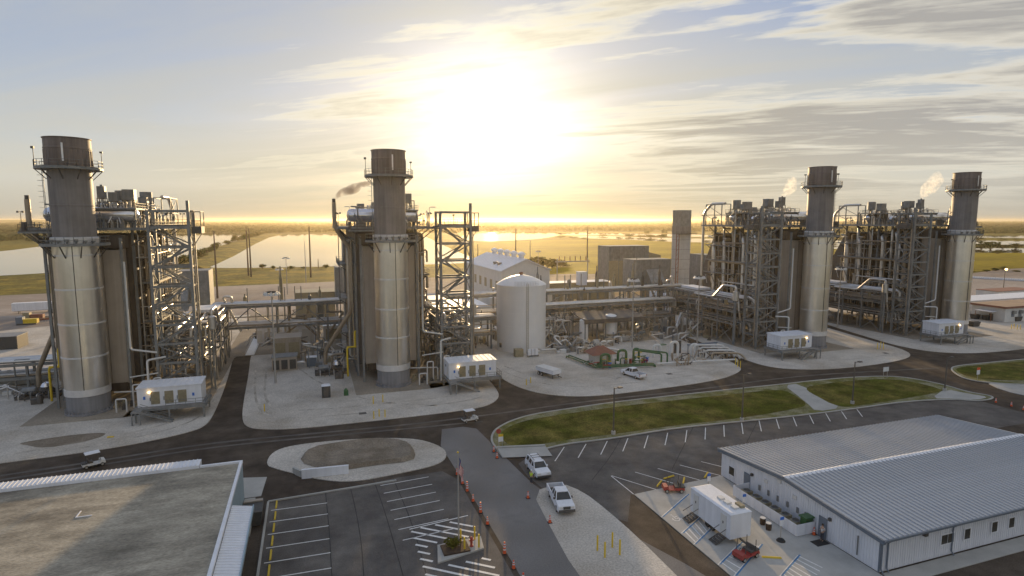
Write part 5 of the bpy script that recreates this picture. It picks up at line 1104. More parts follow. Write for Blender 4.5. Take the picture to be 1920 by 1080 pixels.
def pickup(label, loc, rz, crew=True):
    t = thing('pickup_truck', label, 'pickup truck', (0, 0, 0), 'white pickup trucks')
    part(prof(MB(), [(2.75, .45), (2.8, .8), (2.68, 1.05), (1.45, 1.16), (-.62, 1.16), (-.62, .45)], .98, .92), 'body', 'white', t)
    part(MB().box(-2.9, -.64, -.97, -.86, .5, 1.18), 'bed_side', 'white', t); part(MB().box(-2.9, -.64, .86, .97, .5, 1.18), 'bed_side', 'white', t)
    part(MB().box(-2.92, -2.84, -.855, .855, .5, 1.16), 'tailgate', 'white', t); part(MB().box(-2.83, -.65, -.85, .85, .5, .62), 'bed_floor', 'grille', t)
    part(prof(MB(), [(1.42, 1.165), (.75, 1.78), (-.45, 1.80), (-.62, 1.165)], .86, .66), 'cab', 'glass', t)
    part(prof(MB(), [(.8, 1.76), (.78, 1.84), (-.46, 1.86), (-.5, 1.78)], .69, .66), 'roof', 'white', t)
    for s_ in (-1, 1):
        for a, b in (((1.40, 1.17), (.78, 1.77)), ((.2, 1.17), (.2, 1.8)), ((-.58, 1.17), (-.46, 1.8))):
            y0_, y1_ = s_ * .87, s_ * .675; part(MB().beam((a[0], y0_, a[1]), (b[0], y1_, b[1]), .09), 'pillar', 'white', t)
        part(MB().box(2.70, 2.80, s_ * .62 - .2, s_ * .62 + .2, .78, 1.0), 'headlight', 'offwhite', t); part(MB().box(-2.96, -2.9, s_ * .9 - .06, s_ * .9 + .06, .75, 1.1), 'tail_light', 'red', t)
        part(MB().box(.95, 1.15, s_ * 1.0 - .1, s_ * 1.0 + .1, 1.15, 1.33), 'mirror', 'dark', t)
    part(MB().box(2.72, 2.92, -.92, .92, .42, .66), 'bumper', 'dark', t); part(MB().box(-3.05, -2.93, -.9, .9, .45, .62), 'bumper', 'galvpole', t); part(MB().box(2.74, 2.83, -.4, .4, .72, 1.0), 'radiator_grille', 'grille', t)
    wheels(t, (1.8, -1.75), .98, .4); t.location = loc; t.rotation_euler = (0, 0, rz); return t
def heading(a, b):
    p, q = G(*a), G(*b); return math.atan2(q.y - p.y, q.x - p.x)
pickup('white pickup truck parked on the gravel yard before the green pipes', G(1187, 706, .06), heading((1208, 713), (1166, 699)))
pk = pickup('white pickup truck on the drive waiting behind the white estate car', G(1051, 944), heading((1036, 915), (1066, 972)))
mb = MB().box(.1, .4, -.4, .4, 1.9, 2.02); part(mb, 'light_bar', 'yellow', pk)
sv = thing('estate_car', 'white four wheel drive car with roof rack on the drive', 'car', (0, 0, 0))
part(prof(MB(), [(2.35, .42), (2.42, .75), (2.3, 1.0), (1.15, 1.12), (-2.2, 1.14), (-2.35, .9), (-2.32, .42)], .94, .9), 'body', 'white', sv)
part(prof(MB(), [(1.12, 1.125), (.45, 1.68), (-1.95, 1.70), (-2.2, 1.145)], .84, .66), 'cabin', 'glass', sv); part(prof(MB(), [(.5, 1.66), (.45, 1.74), (-1.95, 1.76), (-2.0, 1.68)], .7, .66), 'roof', 'white', sv)
for s_ in (-1, 1):
    for a, b in (((1.1, 1.13), (.48, 1.67)), ((.0, 1.13), (-.05, 1.7)), ((-1.1, 1.13), (-1.1, 1.7)), ((-2.15, 1.15), (-1.95, 1.7))): part(MB().beam((a[0], s_ * .85, a[1]), (b[0], s_ * .675, b[1]), .09), 'pillar', 'white', sv)
    part(MB().box(2.3, 2.41, s_ * .62 - .2, s_ * .62 + .2, .74, .95), 'headlight', 'offwhite', sv); part(MB().tube([(.2, s_ * .55, 1.78), (.2, s_ * .55, 1.84), (-1.8, s_ * .55, 1.86), (-1.8, s_ * .55, 1.78)], .03, 6), 'roof_rail', 'dark', sv)
    part(MB().box(.7, .88, s_ * .97 - .09, s_ * .97 + .09, 1.1, 1.27), 'mirror', 'white', sv); part(MB().box(-2.4, -2.33, s_ * .8 - .08, s_ * .8 + .08, .8, 1.1), 'tail_light', 'red', sv)
for x in (-.5, -1.2): part(MB().beam((x, -.55, 1.86), (x, .55, 1.86), .05), 'cross_bar', 'dark', sv)
part(MB().box(2.34, 2.5, -.88, .88, .4, .64), 'bumper', 'grille', sv); wheels(sv, (1.5, -1.45), .94, .38)
sv.location = G(1008, 886); sv.rotation_euler = (0, 0, heading((994, 868), (1024, 904)))
def golf_cart(name, label, loc, rz, body, roof=True):
    t = thing(name, label, 'cart', (0, 0, 0), 'small utility carts')
    part(prof(MB(), [(1.25, .35), (1.2, .75), (.7, .8), (.6, .42), (-.1, .42), (-.15, .62), (-1.2, .62), (-1.25, .35)], .6, .56), 'body', body, t)
    part(MB().box(-.6, -.1, -.5, .5, .63, .8), 'seat', 'dark', t); part(MB().box(-.7, -.58, -.5, .5, .75, 1.2), 'backrest', 'dark', t)
    part(MB().box(-1.3, -.75, -.5, .5, .63, .75), 'cargo_deck', 'grille', t)
    part(MB().tube([(.65, -.25, .75), (.35, -.25, 1.0)], .03, 6), 'steering_column', 'dark', t)
    for x, x2 in ((.75, .55), (-.72, -.72)):
        for s_ in (-.52, .52): part(MB().beam((x, s_, .7), (x2, s_, 1.85), .05), 'post', 'dark', t)
    if roof: part(MB().hex([(-.9, -.6, 1.85), (.75, -.6, 1.85), (.75, .6, 1.85), (-.9, .6, 1.85)], [(-.85, -.55, 1.93), (.7, -.55, 1.93), (.7, .55, 1.93), (-.85, .55, 1.93)]), 'roof', 'white', t)
    wheels(t, (.85, -.85), .62, .24, .2); t.location = loc; t.rotation_euler = (0, 0, rz); return t
golf_cart('golf_cart', 'white golf cart driving on the plant road before the middle stack', G(881, 790), heading((870, 792), (892, 788)), 'offwhite')
golf_cart('golf_cart', 'white golf cart on the road behind the flat roofed building', G(176, 874), heading((165, 876), (190, 870)), 'offwhite')
golf_cart('utility_cart', 'red open utility cart parked by the far parking stalls', G(1262, 921, .06), R(160), 'red', False)
golf_cart('utility_cart', 'red and black utility cart in front of the restroom trailer', G(1398, 1045, .06), R(190), 'red', False)
tr = thing('flatbed_trailer', 'white low sided trailer standing on gravel by the storage tank', 'trailer', (0, 0, 0))
part(MB().box(-2.7, 2.7, -1.15, 1.15, .95, 1.75), 'body', 'white', tr); part(MB().box(-2.75, 2.75, -1.2, 1.2, 1.752, 1.82), 'cover', 'offwhite', tr); part(MB().box(-2.5, 2.5, -.8, .8, .7, .94), 'chassis', 'dark', tr)
part(MB().beam((2.5, 0, .8), (4.0, 0, .5), .14), 'drawbar', 'dark', tr); part(MB().beam((2.2, .8, .06), (2.2, .8, .9), .1), 'prop', 'dark', tr); part(MB().beam((2.2, -.8, .06), (2.2, -.8, .9), .1), 'prop', 'dark', tr); wheels(tr, (-1.8, -.9), 1.1, .4)
tr.location = G(1028, 705, .06); tr.rotation_euler = (0, 0, heading((1010, 697), (1046, 708)))
rt_ = thing('restroom_trailer', 'white two door restroom trailer on the concrete forecourt', 'trailer', (39.3, 47.8, .05))
part(MB().box(38.1, 40.6, 44.6, 51.0, .65, 3.2), 'body', 'white', rt_); rr = part(MB().hex([(38.05, 44.55, 3.2), (40.65, 44.55, 3.2), (40.65, 51.05, 3.2), (38.05, 51.05, 3.2)], [(38.3, 44.8, 3.32), (40.4, 44.8, 3.32), (40.4, 50.8, 3.32), (38.3, 50.8, 3.32)]), 'roof', 'white', rt_)
for y in (45.5, 46.6, 47.6): part(MB().box(39.0, 39.6, y - .3, y + .3, 3.33, 3.52), 'roof_vent', 'offwhite', rr)
part(MB().box(39.8, 40.3, 45.2, 46.1, 3.33, 3.6), 'roof_unit', 'louver', rr)
for y in (45.6, 50.0):
    d = part(MB().box(38.03, 38.097, y - .4, y + .4, .8, 2.85), 'door', 'offwhite', rt_); part(MB().box(38.0, 38.028, y - .06, y + .06, 1.9, 2.15), 'door_sign', 'dark', d)
    st = MB()
    for k in range(4): st.box(38.0 - .3 * k - .3, 38.0 - .3 * k, y - .5, y + .5, .6 - .15 * k, .65 - .15 * k)
    for s_ in (-.5, .5): st.beam((38.0, y + s_, .6), (36.8, y + s_, .1), .05, .15); st.beam((38.0, y + s_, 1.5), (36.8, y + s_, 1.0), .05)
    part(st, 'steps', 'dark', rt_)
for y in (47.5, 48.3): part(MB().lathe((38.2, y, .42), [(.25, 0), (.36, .05), (.36, .2), (.25, .22)], 14, 'x'), 'wheel', 'rubber', rt_)
part(MB().beam((39.3, 44.6, .6), (39.3, 42.9, .5), .15), 'drawbar', 'dark', rt_)
sm = thing('semi_trailer', 'white box semi trailer parked in the dirt yard at the far left', 'trailer', G(67, 585, -.25), None, heading((40, 586), (95, 583)))
sm.location = (0, 0, 0); rz_ = sm.rotation_euler[2]; sm.rotation_euler = (0, 0, 0)
part(MB().box(-6.2, 6.2, -1.25, 1.25, 1.0, 3.7), 'box', 'white', sm); part(MB().box(-5.8, 5.8, -.5, .5, .8, .99), 'chassis', 'dark', sm); wheels(sm, (4.2, 5.3), 1.2, .5); part(MB().beam((-4.5, -.8, .0), (-4.5, -.8, .9), .15), 'landing_leg', 'dark', sm); part(MB().beam((-4.5, .8, .0), (-4.5, .8, .9), .15), 'landing_leg', 'dark', sm)
sm.location = G(67, 586, -.25); sm.rotation_euler = (0, 0, rz_)

# ------------------------------------------------------------------ gas yard with green pipes, hut
gy = thing('green_pipe_manifold', 'low green pipe manifold with tall loops on gravel before the storage tank', 'pipework', (64, 114, .06))
def gt(l, r, m='green', bend=None): part(MB().tube(l, r, 8, bend), 'pipe', m, gy)
for k, o in enumerate((0, .55)):
    gt([(55.6 + o, 122.5, .1), (55.6 + o, 122.5, .55 + .2 * k), (57.2 + o, 110.6 + o, .55 + .2 * k), (70.5, 108.4 + o, .55 + .2 * k), (70.5, 108.4 + o, .1)], .16)
for x, y, w, h, r in ((59.0, 111.8, 1.9, 3.0, .3), (63.6, 112.6, 1.9, 3.4, .3), (68.0, 113.4, 1.2, 3.3, .26)):
    gt([(x, y, .1), (x, y, h), (x + w, y - .3, h), (x + w, y - .3, .1)], r, bend=.8)
    part(MB().lathe((x, y, .9), [(.42, 0), (.42, .12)], 12), 'flange', 'green', gy); part(MB().lathe((x + w, y - .3, 1.4), [(.42, 0), (.42, .12)], 12), 'flange', 'yellow', gy)
gt([(68.2, 113.2, 3.0), (72.8, 109.6, 2.6), (72.8, 109.6, .2)], .2); gt([(69.2, 113.6, 3.0), (74.6, 110.0, 2.6), (74.6, 110.0, .2)], .2)
for k in range(36):
    x, y = 57 + rs.random() * 15, 109.5 + rs.random() * 7; h = .5 + rs.random() * 1.4
    gt([(x, y, .1), (x, y, h), (x + rs.uniform(-2.5, 2.5), y + rs.uniform(-.6, .6), h)], rs.choice((.1, .14)), rs.choice(('green', 'green', 'yellow', 'pipe', 'red')))
for k in range(13):
    x, y = 58.6 + k * 1.05, 110.0 + rs.random() * 5; part(MB().lathe((x, y, .06), [(.35, 0), (.35, .8), (.2, 1.0), (.5, 1.05), (.5, 1.12)], 10), 'valve', ('green', 'dark', 'blue', 'red', 'offwhite')[k % 5], gy)
wy = thing('metering_pipework', 'silver pipe loops and header at the right end of the gravel yard', 'pipework', (84, 110, .06))
def wt(l, r, m='offwhite', bend=None): part(MB().tube(l, r, 8, bend), 'pipe', m, wy)
for x, y, w, h, r in ((75.2, 116.5, 1.7, 3.0, .3), (79.6, 116.0, 1.7, 3.5, .34), (84.6, 115.2, 1.6, 2.8, .3)): wt([(x, y, .1), (x, y, h), (x + w, y - .3, h), (x + w, y - .3, .1)], r, bend=.8)
wt([(71.2, 108.8, .7), (90.5, 106.3, .7), (90.5, 106.3, .1)], .2)
for k in range(4):
    y = 113.4 - k * 1.5; wt([(85.2 + k * .5, y + 1.2, .2), (85.2 + k * .5, y + 1.2, 2.7 - .35 * k), (91.4 + k * .3, y - 1.0, 2.7 - .35 * k), (92.4 + k * .3, y - 1.5, .9), (92.4 + k * .3, y - 2.2, .2)], .24, ('offwhite', 'pipe', 'offwhite', 'pipe_tan')[k])
for k in range(34):
    x, y = 74 + rs.random() * 18, 107.5 + rs.random() * 6; h = .6 + rs.random() * 1.3; wt([(x, y, .1), (x, y, h), (x + rs.uniform(-2, 2), y + rs.uniform(-.5, .5), h), (x + rs.uniform(-2, 2), y, .2)], rs.choice((.1, .14)), rs.choice(('pipe', 'pipe_tan', 'dark')))
part(MB().box(84.0, 92.5, 115.6, 116.0, 2.4, 2.7), 'cable_tray', 'trim', wy)
for x in (84.2, 88.4, 92.2): part(MB().beam((x, 115.8, .06), (x, 115.8, 2.4), .15), 'post', 'steel', wy)
wyw = box_thing('switch_cabinet', 'pale cabinet behind the silver pipe loops', 'cabinet', 79.0, 80.6, 119.6, 120.6, .06, 2.0, 'offwhite', 'green')
ht = thing('hut', 'small white hut with hipped red brown roof among green pipes', 'hut', (60.6, 115.4, .06))
part(MB().box(58.6, 62.8, 113.8, 117.0, .06, 2.5), 'wall', 'offwhite', ht)
part(MB().hex([(57.6, 112.9, 2.5), (63.8, 112.9, 2.5), (63.8, 117.9, 2.5), (57.6, 117.9, 2.5)], [(60.0, 115.2, 4.1), (61.4, 115.2, 4.1), (61.4, 115.6, 4.1), (60.0, 115.6, 4.1)]), 'roof', 'rust', ht)
part(MB().lathe((60.7, 115.4, 4.1), [(.25, 0), (.25, .35), (.4, .4), (.05, .6)], 10), 'roof_vent', 'galvpole', ht); part(MB().box(61.4, 62.3, 113.74, 113.797, .1, 2.1), 'door', 'louver', ht)
wd = thing('barrier_boards', 'dark brown screen panel behind the silver pipe loops', 'screen', (83.0, 118.4, .06))
for k in range(4): part(MB().box(82.0 + k * .52, 82.5 + k * .52, 118.3, 118.42, .06, 3.1), 'board', 'rust' if False else 'dark', wd)

# ------------------------------------------------------------------ far right and far left yards
rbld = thing('site_office', 'tan flat roofed site office building at the far right edge', 'building', (215, 126, 0))
part(MB().box(206, 240, 121.7, 131.5, -.2, 4.4), 'wall', 'offwhite', rbld); part(MB().box(205.4, 240.6, 121.1, 132.1, 4.41, 4.95), 'roof_edge', 'rust', rbld); part(MB().box(205.6, 240.4, 121.3, 131.9, 4.96, 5.0), 'roof', 'tanroof', rbld)
for k in range(6): w_ = part(MB().box(209 + k * 3.4, 210.4 + k * 3.4, 121.62, 121.69, 1.6, 3.2), 'window', 'trim', rbld); part(MB().box(209 + k * 3.4, 210.2 + k * 3.4, 120.9, 121.6, 2.6, 3.6), 'window_unit', 'steel', rbld)
part(MB().box(203.4, 205.95, 124, 129, 3.0, 3.2), 'porch_roof', 'white', rbld); part(MB().box(205.9, 205.99, 125, 126.2, 0, 2.3), 'door', 'dark', rbld)
for y in (124.2, 128.8): part(MB().beam((203.6, y, -.2), (203.6, y, 3.0), .12), 'porch_post', 'rust', rbld)
box_thing('site_office', 'long white roofed site building behind the tan roofed office', 'building', 212, 262, 137, 147, -.2, 4.4, 'offwhite', 'white')
box_thing('site_office', 'red brown roofed cabin at the right edge behind the white roof', 'building', 252, 275, 152, 160, -.2, 4.4, 'offwhite', 'rust')
box_thing('site_tent', 'white tent roof beside the tan roofed office', 'tent', 208, 214, 149, 156, -.2, 3.6, 'white', 'white')
lp = None
for px, py, w_, lab in ((1826, 612, 1.6, 'dark waste skip beside the far right stack'), (1880, 602, 1.4, 'black waste bin before the tan roofed office'), (1905, 602, 1.6, 'dark machine parked before the tan roofed office'), (1850, 600, 1.2, 'dark green bin beside the office porch'), (1828, 598, 1.2, 'dark green bin left of the office porch')):
    p = G(px, py, .0); t = thing('waste_bin', lab, 'bin', p, 'bins and skips at the far right')
    part(MB().hex([(p.x - w_ * .8, p.y - .7, .05), (p.x + w_ * .8, p.y - .7, .05), (p.x + w_ * .8, p.y + .7, .05), (p.x - w_ * .8, p.y + .7, .05)], [(p.x - w_, p.y - .9, 1.5), (p.x + w_, p.y - .9, 1.5), (p.x + w_, p.y + .9, 1.5), (p.x - w_, p.y + .9, 1.5)]), 'bin', 'grille', t)
    part(MB().box(p.x - w_, p.x + w_, p.y - .4, p.y + .9, 1.51, 1.62), 'lid', 'dark', t)
BR = None
for k in range(27):
    p = G(1812 + k * 4.3, 520.5 + k * .24, -.2)
    if BR is None:
        BR = part(MB().hex([(-.9, -.3, 0), (.9, -.3, 0), (.9, .3, 0), (-.9, .3, 0)], [(-.8, -.12, 1.0), (.8, -.12, 1.0), (.8, .12, 1.0), (-.8, .12, 1.0)]), 'road_barrier', 'white', None); o = BR
    else: o = BR.copy(); COL.objects.link(o)
    o.location = p; tag(o, 'small white barrier in the line across the far right dirt yard', 'barrier', 'white barriers across the dirt yard')
for px, py, c1, c2, lab in ((50, 608, 'trim', 'yellow', 'dark and yellow machine in the dirt yard at the far left'), (62, 599, 'louver', 'rust', 'pile of tan steel and timber below the white semi trailer')):
    p = G(px, py, -.2); t = thing('yard_machine', lab, 'machine', p)
    part(MB().box(p.x - 2.4, p.x - .6, p.y - 1, p.y + 1, -.2, 2.2), 'cab', c1, t); part(MB().box(p.x - .55, p.x + 3, p.y - .9, p.y + .9, .2, 1.5), 'engine_cover', c2, t); part(MB().box(p.x - 2.2, p.x + 2.8, p.y - 1.1, p.y + 1.1, -.2, .2), 'tracks', 'dark', t)
for k in range(5):
    p = G(52 + k * 10, 597 + (k % 2) * 3, -.2); t = part(MB().beam((p.x - 3, p.y - k * .4, .1), (p.x + 3, p.y + k * .5, .1), .5, .5), 'steel_beam', ('rust', 'louver', 'dark')[k % 3], None); tag(t, ('rusty beam end at the left of the timber pile', 'tan beam second from the left of the timber pile', 'dark beam in the middle of the timber pile', 'rusty beam second from the right of the timber pile', 'tan beam at the right end of the timber pile')[k], 'beam', 'beams lying in the far left yard')
box_thing('pipe_culvert_box', 'low pale slab roof left of the far left stack', 'roof', -71, -62, 138.5, 142, .3, 1.4, 'concrete', 'white')
box_thing('pipe_culvert_box', 'second low pale slab roof nearest the far left stack', 'roof', -60, -50, 136, 140, .3, 2.2, 'concrete', 'white')
box_thing('site_container', 'dark open fronted shed at the left behind the stack', 'shed', -82, -70, 176, 182, -.2, 3.2, 'grille', 'steel')
clutter('low pipes and pumps at the far left behind the stack', -75, -52, 126, 138, 30, 3)

# ------------------------------------------------------------------ street furniture
def lamp_post(label, px, py, top, hd):
    p = G(px, py, .1); ry = _fw + _rt * ((px - 960) / F) + _up * ((540 - top) / F); h = H + ry.z * Vector((p.x, p.y)).length / Vector((ry.x, ry.y)).length
    t = thing('lamp_post', label, 'lamp post', p, 'parking lamp posts on the verge')
    part(MB().lathe((p.x, p.y, .1), [(.32, 0), (.32, .5)], 14), 'footing', 'concrete', t); part(MB().lathe((p.x, p.y, .6), [(.13, 0), (.085, h - .6)], 8), 'pole', 'dark', t)
    a = part(MB().beam((p.x, p.y, h - .1), (p.x + hd * .7, p.y - .2, h), .08), 'arm', 'dark', t); m_ = MB().hex([(p.x + hd * .5, p.y - .45, h - .08), (p.x + hd * 1.3, p.y - .45, h - .05), (p.x + hd * 1.3, p.y + .05, h - .05), (p.x + hd * .5, p.y + .05, h - .08)], [(p.x + hd * .55, p.y - .4, h + .12), (p.x + hd * 1.2, p.y - .4, h + .1), (p.x + hd * 1.2, p.y, h + .1), (p.x + hd * .55, p.y, h + .12)])
    part(m_, 'lamp_head', 'dark', t)
lamp_post('leftmost dark parking lamp post on the grass verge', 1150, 814, 727, 1); lamp_post('second dark parking lamp post from the left on the verge', 1391, 789, 701, 1)
lamp_post('dark parking lamp post by the path across the verge', 1598, 757, 678, 1); lamp_post('rightmost parking lamp post at the rounded end of the verge', 1771, 733, 669, 1)
def bollards(pts, where, h=1.1, z=.06):
    words = ('first', 'second', 'third', 'fourth', 'fifth', 'sixth')
    for i, (px, py) in enumerate(pts):
        p = G(px, py, z); o = part(MB().lathe((0, 0, 0), [(.09, 0), (.09, h), (.06, h + .06)], 10), 'bollard', 'yellow', None); o.location = p
        tag(o, '%s yellow bollard from the left %s' % (words[i], where), 'bollard', 'yellow bollards')
bollards(((700, 757), (718, 754)), 'in the rear pair before the middle stack', 1.3); bollards(((701, 785), (711, 781), (722, 782)), 'in the front row before the middle stack', 1.2)
bollards(((987, 722), (995, 718)), 'on gravel below the white trailer'); bollards(((1379, 684), (1383, 688), (1388, 690)), 'at the right corner of the gravel yard', 1.5)
bollards(((1645, 655), (1651, 653), (1656, 655)), 'right of the second stack from the right', 1.6); bollards(((1896, 617), (1901, 616), (1907, 618), (1913, 618)), 'in the gravel before the tan roofed office', 1.4)
bollards(((496, 771),), 'alone on gravel left of the middle stack', 1.2); bollards(((1120, 1032), (1134, 1045), (1148, 1026), (1162, 1040)), 'on the gravel shoulder beside the drive', 1.5, 0)
bollards(((864, 1016), (871, 1032), (890, 1011), (898, 1026)), 'on the flagpole island', 1.3, .14)
CN = None
def cone(px, py, tall, lab):
    p = G(px, py, .0)
    t = thing('traffic_cone', lab, 'traffic cone', (p.x, p.y, 0), 'orange cones along the drive')
    part(MB().box(p.x - .22, p.x + .22, p.y - .22, p.y + .22, 0, .05), 'base', 'rubber', t)
    h = 1.15 if tall else .78; part(MB().lathe((p.x, p.y, .05), [(.17, 0), (.05 if not tall else .08, h)], 14), 'cone', 'orange', t)
    for a in (.5, .75) if not tall else (.35, .6, .82):
        r = .17 + (.05 - .17) * a if not tall else .17 + (.08 - .17) * a; part(MB().lathe((p.x, p.y, .05 + h * a), [(r + .008, -.06), (r - .0, .06)], 14, cap0=False, cap1=False), 'reflective_band', 'white', t)
names = 'first second third fourth fifth sixth seventh eighth ninth tenth'.split()
for i, (px, py) in enumerate(((857, 890), (867, 907), (876, 921), (887, 940), (901, 961), (914, 983), (946, 1038), (963, 1066), (981, 1098))): cone(px, py, i % 2 == 0 and i not in (0,), '%s orange cone from the far end of the row down the drive' % names[i])
for px, py, lab in ((932, 859, 'orange cone by the concrete culvert apron'), (926, 847, 'orange cone at the corner of the verge behind the apron'), (990, 934, 'orange cone beside the waiting pickup truck'), (1031, 980, 'orange cone on the drive before the pickup truck')): cone(px, py, False, lab)
for px, py, lab in ((1867, 755, 'leftmost orange cone at the right road edge'), (1896, 762, 'middle orange cone at the right road edge'), (1919, 769, 'rightmost orange cone at the right road edge'), (1526, 1003, 'orange cone at the end of the white fence')): cone(px, py, False, lab)
def sign(name, label, px, py, z, h, w, ht, mat, ptype=0, two=False, mat2=None):
    p = G(px, py, z); t = thing(name, label, 'sign', (p.x, p.y, z))
    for dx in ((-w * .35, w * .35) if two else (0,)): part(MB().beam((p.x + dx, p.y + .05, z), (p.x + dx, p.y + .05, z + h), .06), 'post', 'galvpole', t)
    if ptype: # octagon
        m_ = MB(); pts = [(p.x + w / 2 * math.cos(math.pi / 8 + k * math.pi / 4), z + h + w / 2 * math.sin(math.pi / 8 + k * math.pi / 4)) for k in range(8)]; m_.hex([(a, p.y - .0, b) for a, b in pts], [(a, p.y - .04, b) for a, b in pts]); part(m_, 'plate', mat, t)
    else: part(MB().box(p.x - w / 2, p.x + w / 2, p.y - .04, p.y, z + h - ht, z + h), 'plate', mat, t)
    if mat2: part(MB().box(p.x - w / 2, p.x + w / 2, p.y - .045, p.y + .005, z + h + .02, z + h + ht * .55), 'upper_plate', mat2, t)
    return t, p
sign('stop_sign', 'red octagonal stop sign at the left tip of the grass verge', 935, 838, .1, 2.3, .75, .75, 'red', 1)
sign('notice_sign', 'white notice sign with yellow top beside the stop sign', 939, 838, .1, 1.5, .7, .7, 'white', 0, True, 'yellow')
sign('notice_sign', 'white notice board on two posts at the road junction', 1660, 709, .1, 2.3, 1.5, .9, 'white', 0, True)
sign('notice_sign', 'small white sign with orange top on the right grass island', 1833, 712, .1, 2.0, .9, .9, 'white', 0, False, 'orange')
sign('parking_sign', 'blue accessible parking sign beside the office corner', 1328, 925, .06, 2.1, .45, .6, 'white', 0, False, 'blue'); t, p = sign('parking_sign', 'blue accessible parking sign in a dark base near the fence', 1464, 1014, .06, 2.2, .45, .6, 'white', 0, False, 'blue')
part(MB().lathe((p.x, p.y, .06), [(.45, 0), (.3, .2), (.08, .3)], 12), 'base', 'rubber', t)
sign('parking_sign', 'blue sign at the corner of the white fence', 1394, 966, .06, 2.1, .45, .6, 'white', 0, False, 'blue')
for px, py, lab in ((1430, 983, 'left brown barrel planter beside the white fence'), (1441, 993, 'right brown barrel planter beside the white fence')):
    p = G(px, py, .06); t = thing('barrel', lab, 'barrel', p, 'barrels by the fence'); part(MB().lathe(p, [(.26, 0), (.3, .35), (.27, .7)], 14), 'barrel', 'mulch', t); part(MB().lathe((p.x, p.y, .76), [(.29, .0), (.29, .06)], 14), 'lid', 'offwhite', t)
p = G(612, 746, .06); t = thing('portable_toilet', 'dark green portable toilet with white roof on the gravel', 'toilet', p)
part(MB().box(p.x - .75, p.x + .75, p.y, p.y + 1.4, .06, 2.2), 'cabin', 'grille', t); part(MB().hex([(p.x - .8, p.y - .05, 2.2), (p.x + .8, p.y - .05, 2.2), (p.x + .8, p.y + 1.45, 2.2), (p.x - .8, p.y + 1.45, 2.2)], [(p.x - .5, p.y + .3, 2.42), (p.x + .5, p.y + .3, 2.42), (p.x + .5, p.y + 1.1, 2.42), (p.x - .5, p.y + 1.1, 2.42)]), 'roof', 'white', t); part(MB().box(p.x - .4, p.x + .35, p.y - .05, p.y - .003, .2, 2.0), 'door', 'dark', t)
p = G(649, 741, .06); t = thing('hydrant_box', 'small dark green cabinet with pointed top right of the portable toilet', 'cabinet', p); part(MB().box(p.x - .4, p.x + .4, p.y - .3, p.y + .3, .06, 1.0), 'body', 'green', t); part(MB().hex([(p.x - .4, p.y - .3, 1.0), (p.x + .4, p.y - .3, 1.0), (p.x + .4, p.y + .3, 1.0), (p.x - .4, p.y + .3, 1.0)], [(p.x - .1, p.y - .05, 1.4), (p.x + .1, p.y - .05, 1.4), (p.x + .1, p.y + .05, 1.4), (p.x - .1, p.y + .05, 1.4)]), 'top', 'green', t)
p = G(884, 1024, .14); t = thing('fire_hydrant', 'red fire hydrant between yellow bollards on the flagpole island', 'hydrant', p); part(MB().lathe(p, [(.2, 0), (.2, .08), (.13, .1), (.13, .75), (.17, .78), (.15, .9), (.04, 1.0)], 14), 'barrel', 'red', t)
for s_ in (-1, 1): part(MB().tube([(p.x, p.y, .75), (p.x + s_ * .26, p.y, .75)], .07, 8), 'nozzle', 'red', t)
for px, py, lab in ((680, 775, 'dark drain grate in the gravel before the middle stack'), (1255, 701, 'dark drain grate in the gravel yard'), (1660, 662, 'dark drain grate right of the third stack')):
    p = G(px, py, .07); t = part(MB().box(-.6, .6, -.5, .5, 0, .03), 'drain_grate', 'dark', None); t.location = p; tag(t, lab, 'drain', 'drain grates')
p = G(120, 825, .07); sheet('bare_patch', [(p.x + 5 * math.cos(a * .7) * (1 + .3 * math.sin(a * 2)), p.y + 2.4 * math.sin(a * .7) * (1 + .2 * math.cos(a))) for a in range(9)], .066, MAT['dirt'], it=2)
# catwalk ramp lying at the road edge
rp_ = thing('ramp', 'pale grated ramp lying beside the road left of the louvred cabinet', 'ramp', (-12, 140, .06)); a, b = G(468, 666, .2), G(486, 628, .2)
part(MB().beam(a, b, 2.0, .12), 'deck', 'offwhite', rp_); d = (b - a).normalized(); n = Vector((-d.y, d.x, 0))
for s_ in (-1, 1): part(MB().beam(a + n * s_ + Vector((0, 0, .5)), b + n * s_ + Vector((0, 0, .5)), .06), 'handrail', 'galvpole', rp_)
# flag
fpz = .14; p = Vector((12.7, 52.9, fpz)); fp = thing('flagpole', 'white flagpole on the planted island in the car park', 'flagpole', p)
part(MB().lathe(p, [(.09, 0), (.05, 9.6)], 10), 'pole', 'galvpole', fp); part(MB().lathe((p.x, p.y, 9.72), [(.02, 0), (.1, .06), (.1, .14), (.02, .2)], 10), 'finial', 'yellow', fp)
fl = thing('flag', 'limp red and white striped flag with blue corner on the flagpole', 'flag', (p.x, p.y, 7.2))
def flagpt(u, v): # u along the fly (hangs down), v along the hoist
    return (p.x + .08 + u * .35 + .10 * math.sin(u * 7 + v * 5), p.y - .06 + .12 * math.sin(u * 9 + v * 3), 9.3 - v * 1.5 - u * 1.15)
for k in range(13):
    m_ = MB(); v0, v1 = k / 13, (k + 1) / 13
    for i in range(8):
        u0, u1 = i / 8, (i + 1) / 8
        if k < 7 and u1 <= .4: continue
        for off in (0,): m_.quad(flagpt(u0, v0), flagpt(u1, v0), flagpt(u1, v1), flagpt(u0, v1), smooth=True)
    part(m_, 'stripe', 'flagwhite' if k % 2 else 'flagred', fl)
m_ = MB()
for i in range(3):
    for k in range(7): m_.quad(flagpt(i / 8, k / 13), flagpt((i + 1) / 8, k / 13), flagpt((i + 1) / 8, (k + 1) / 13), flagpt(i / 8, (k + 1) / 13), smooth=True)
part(m_, 'canton', 'flagblue', fl)

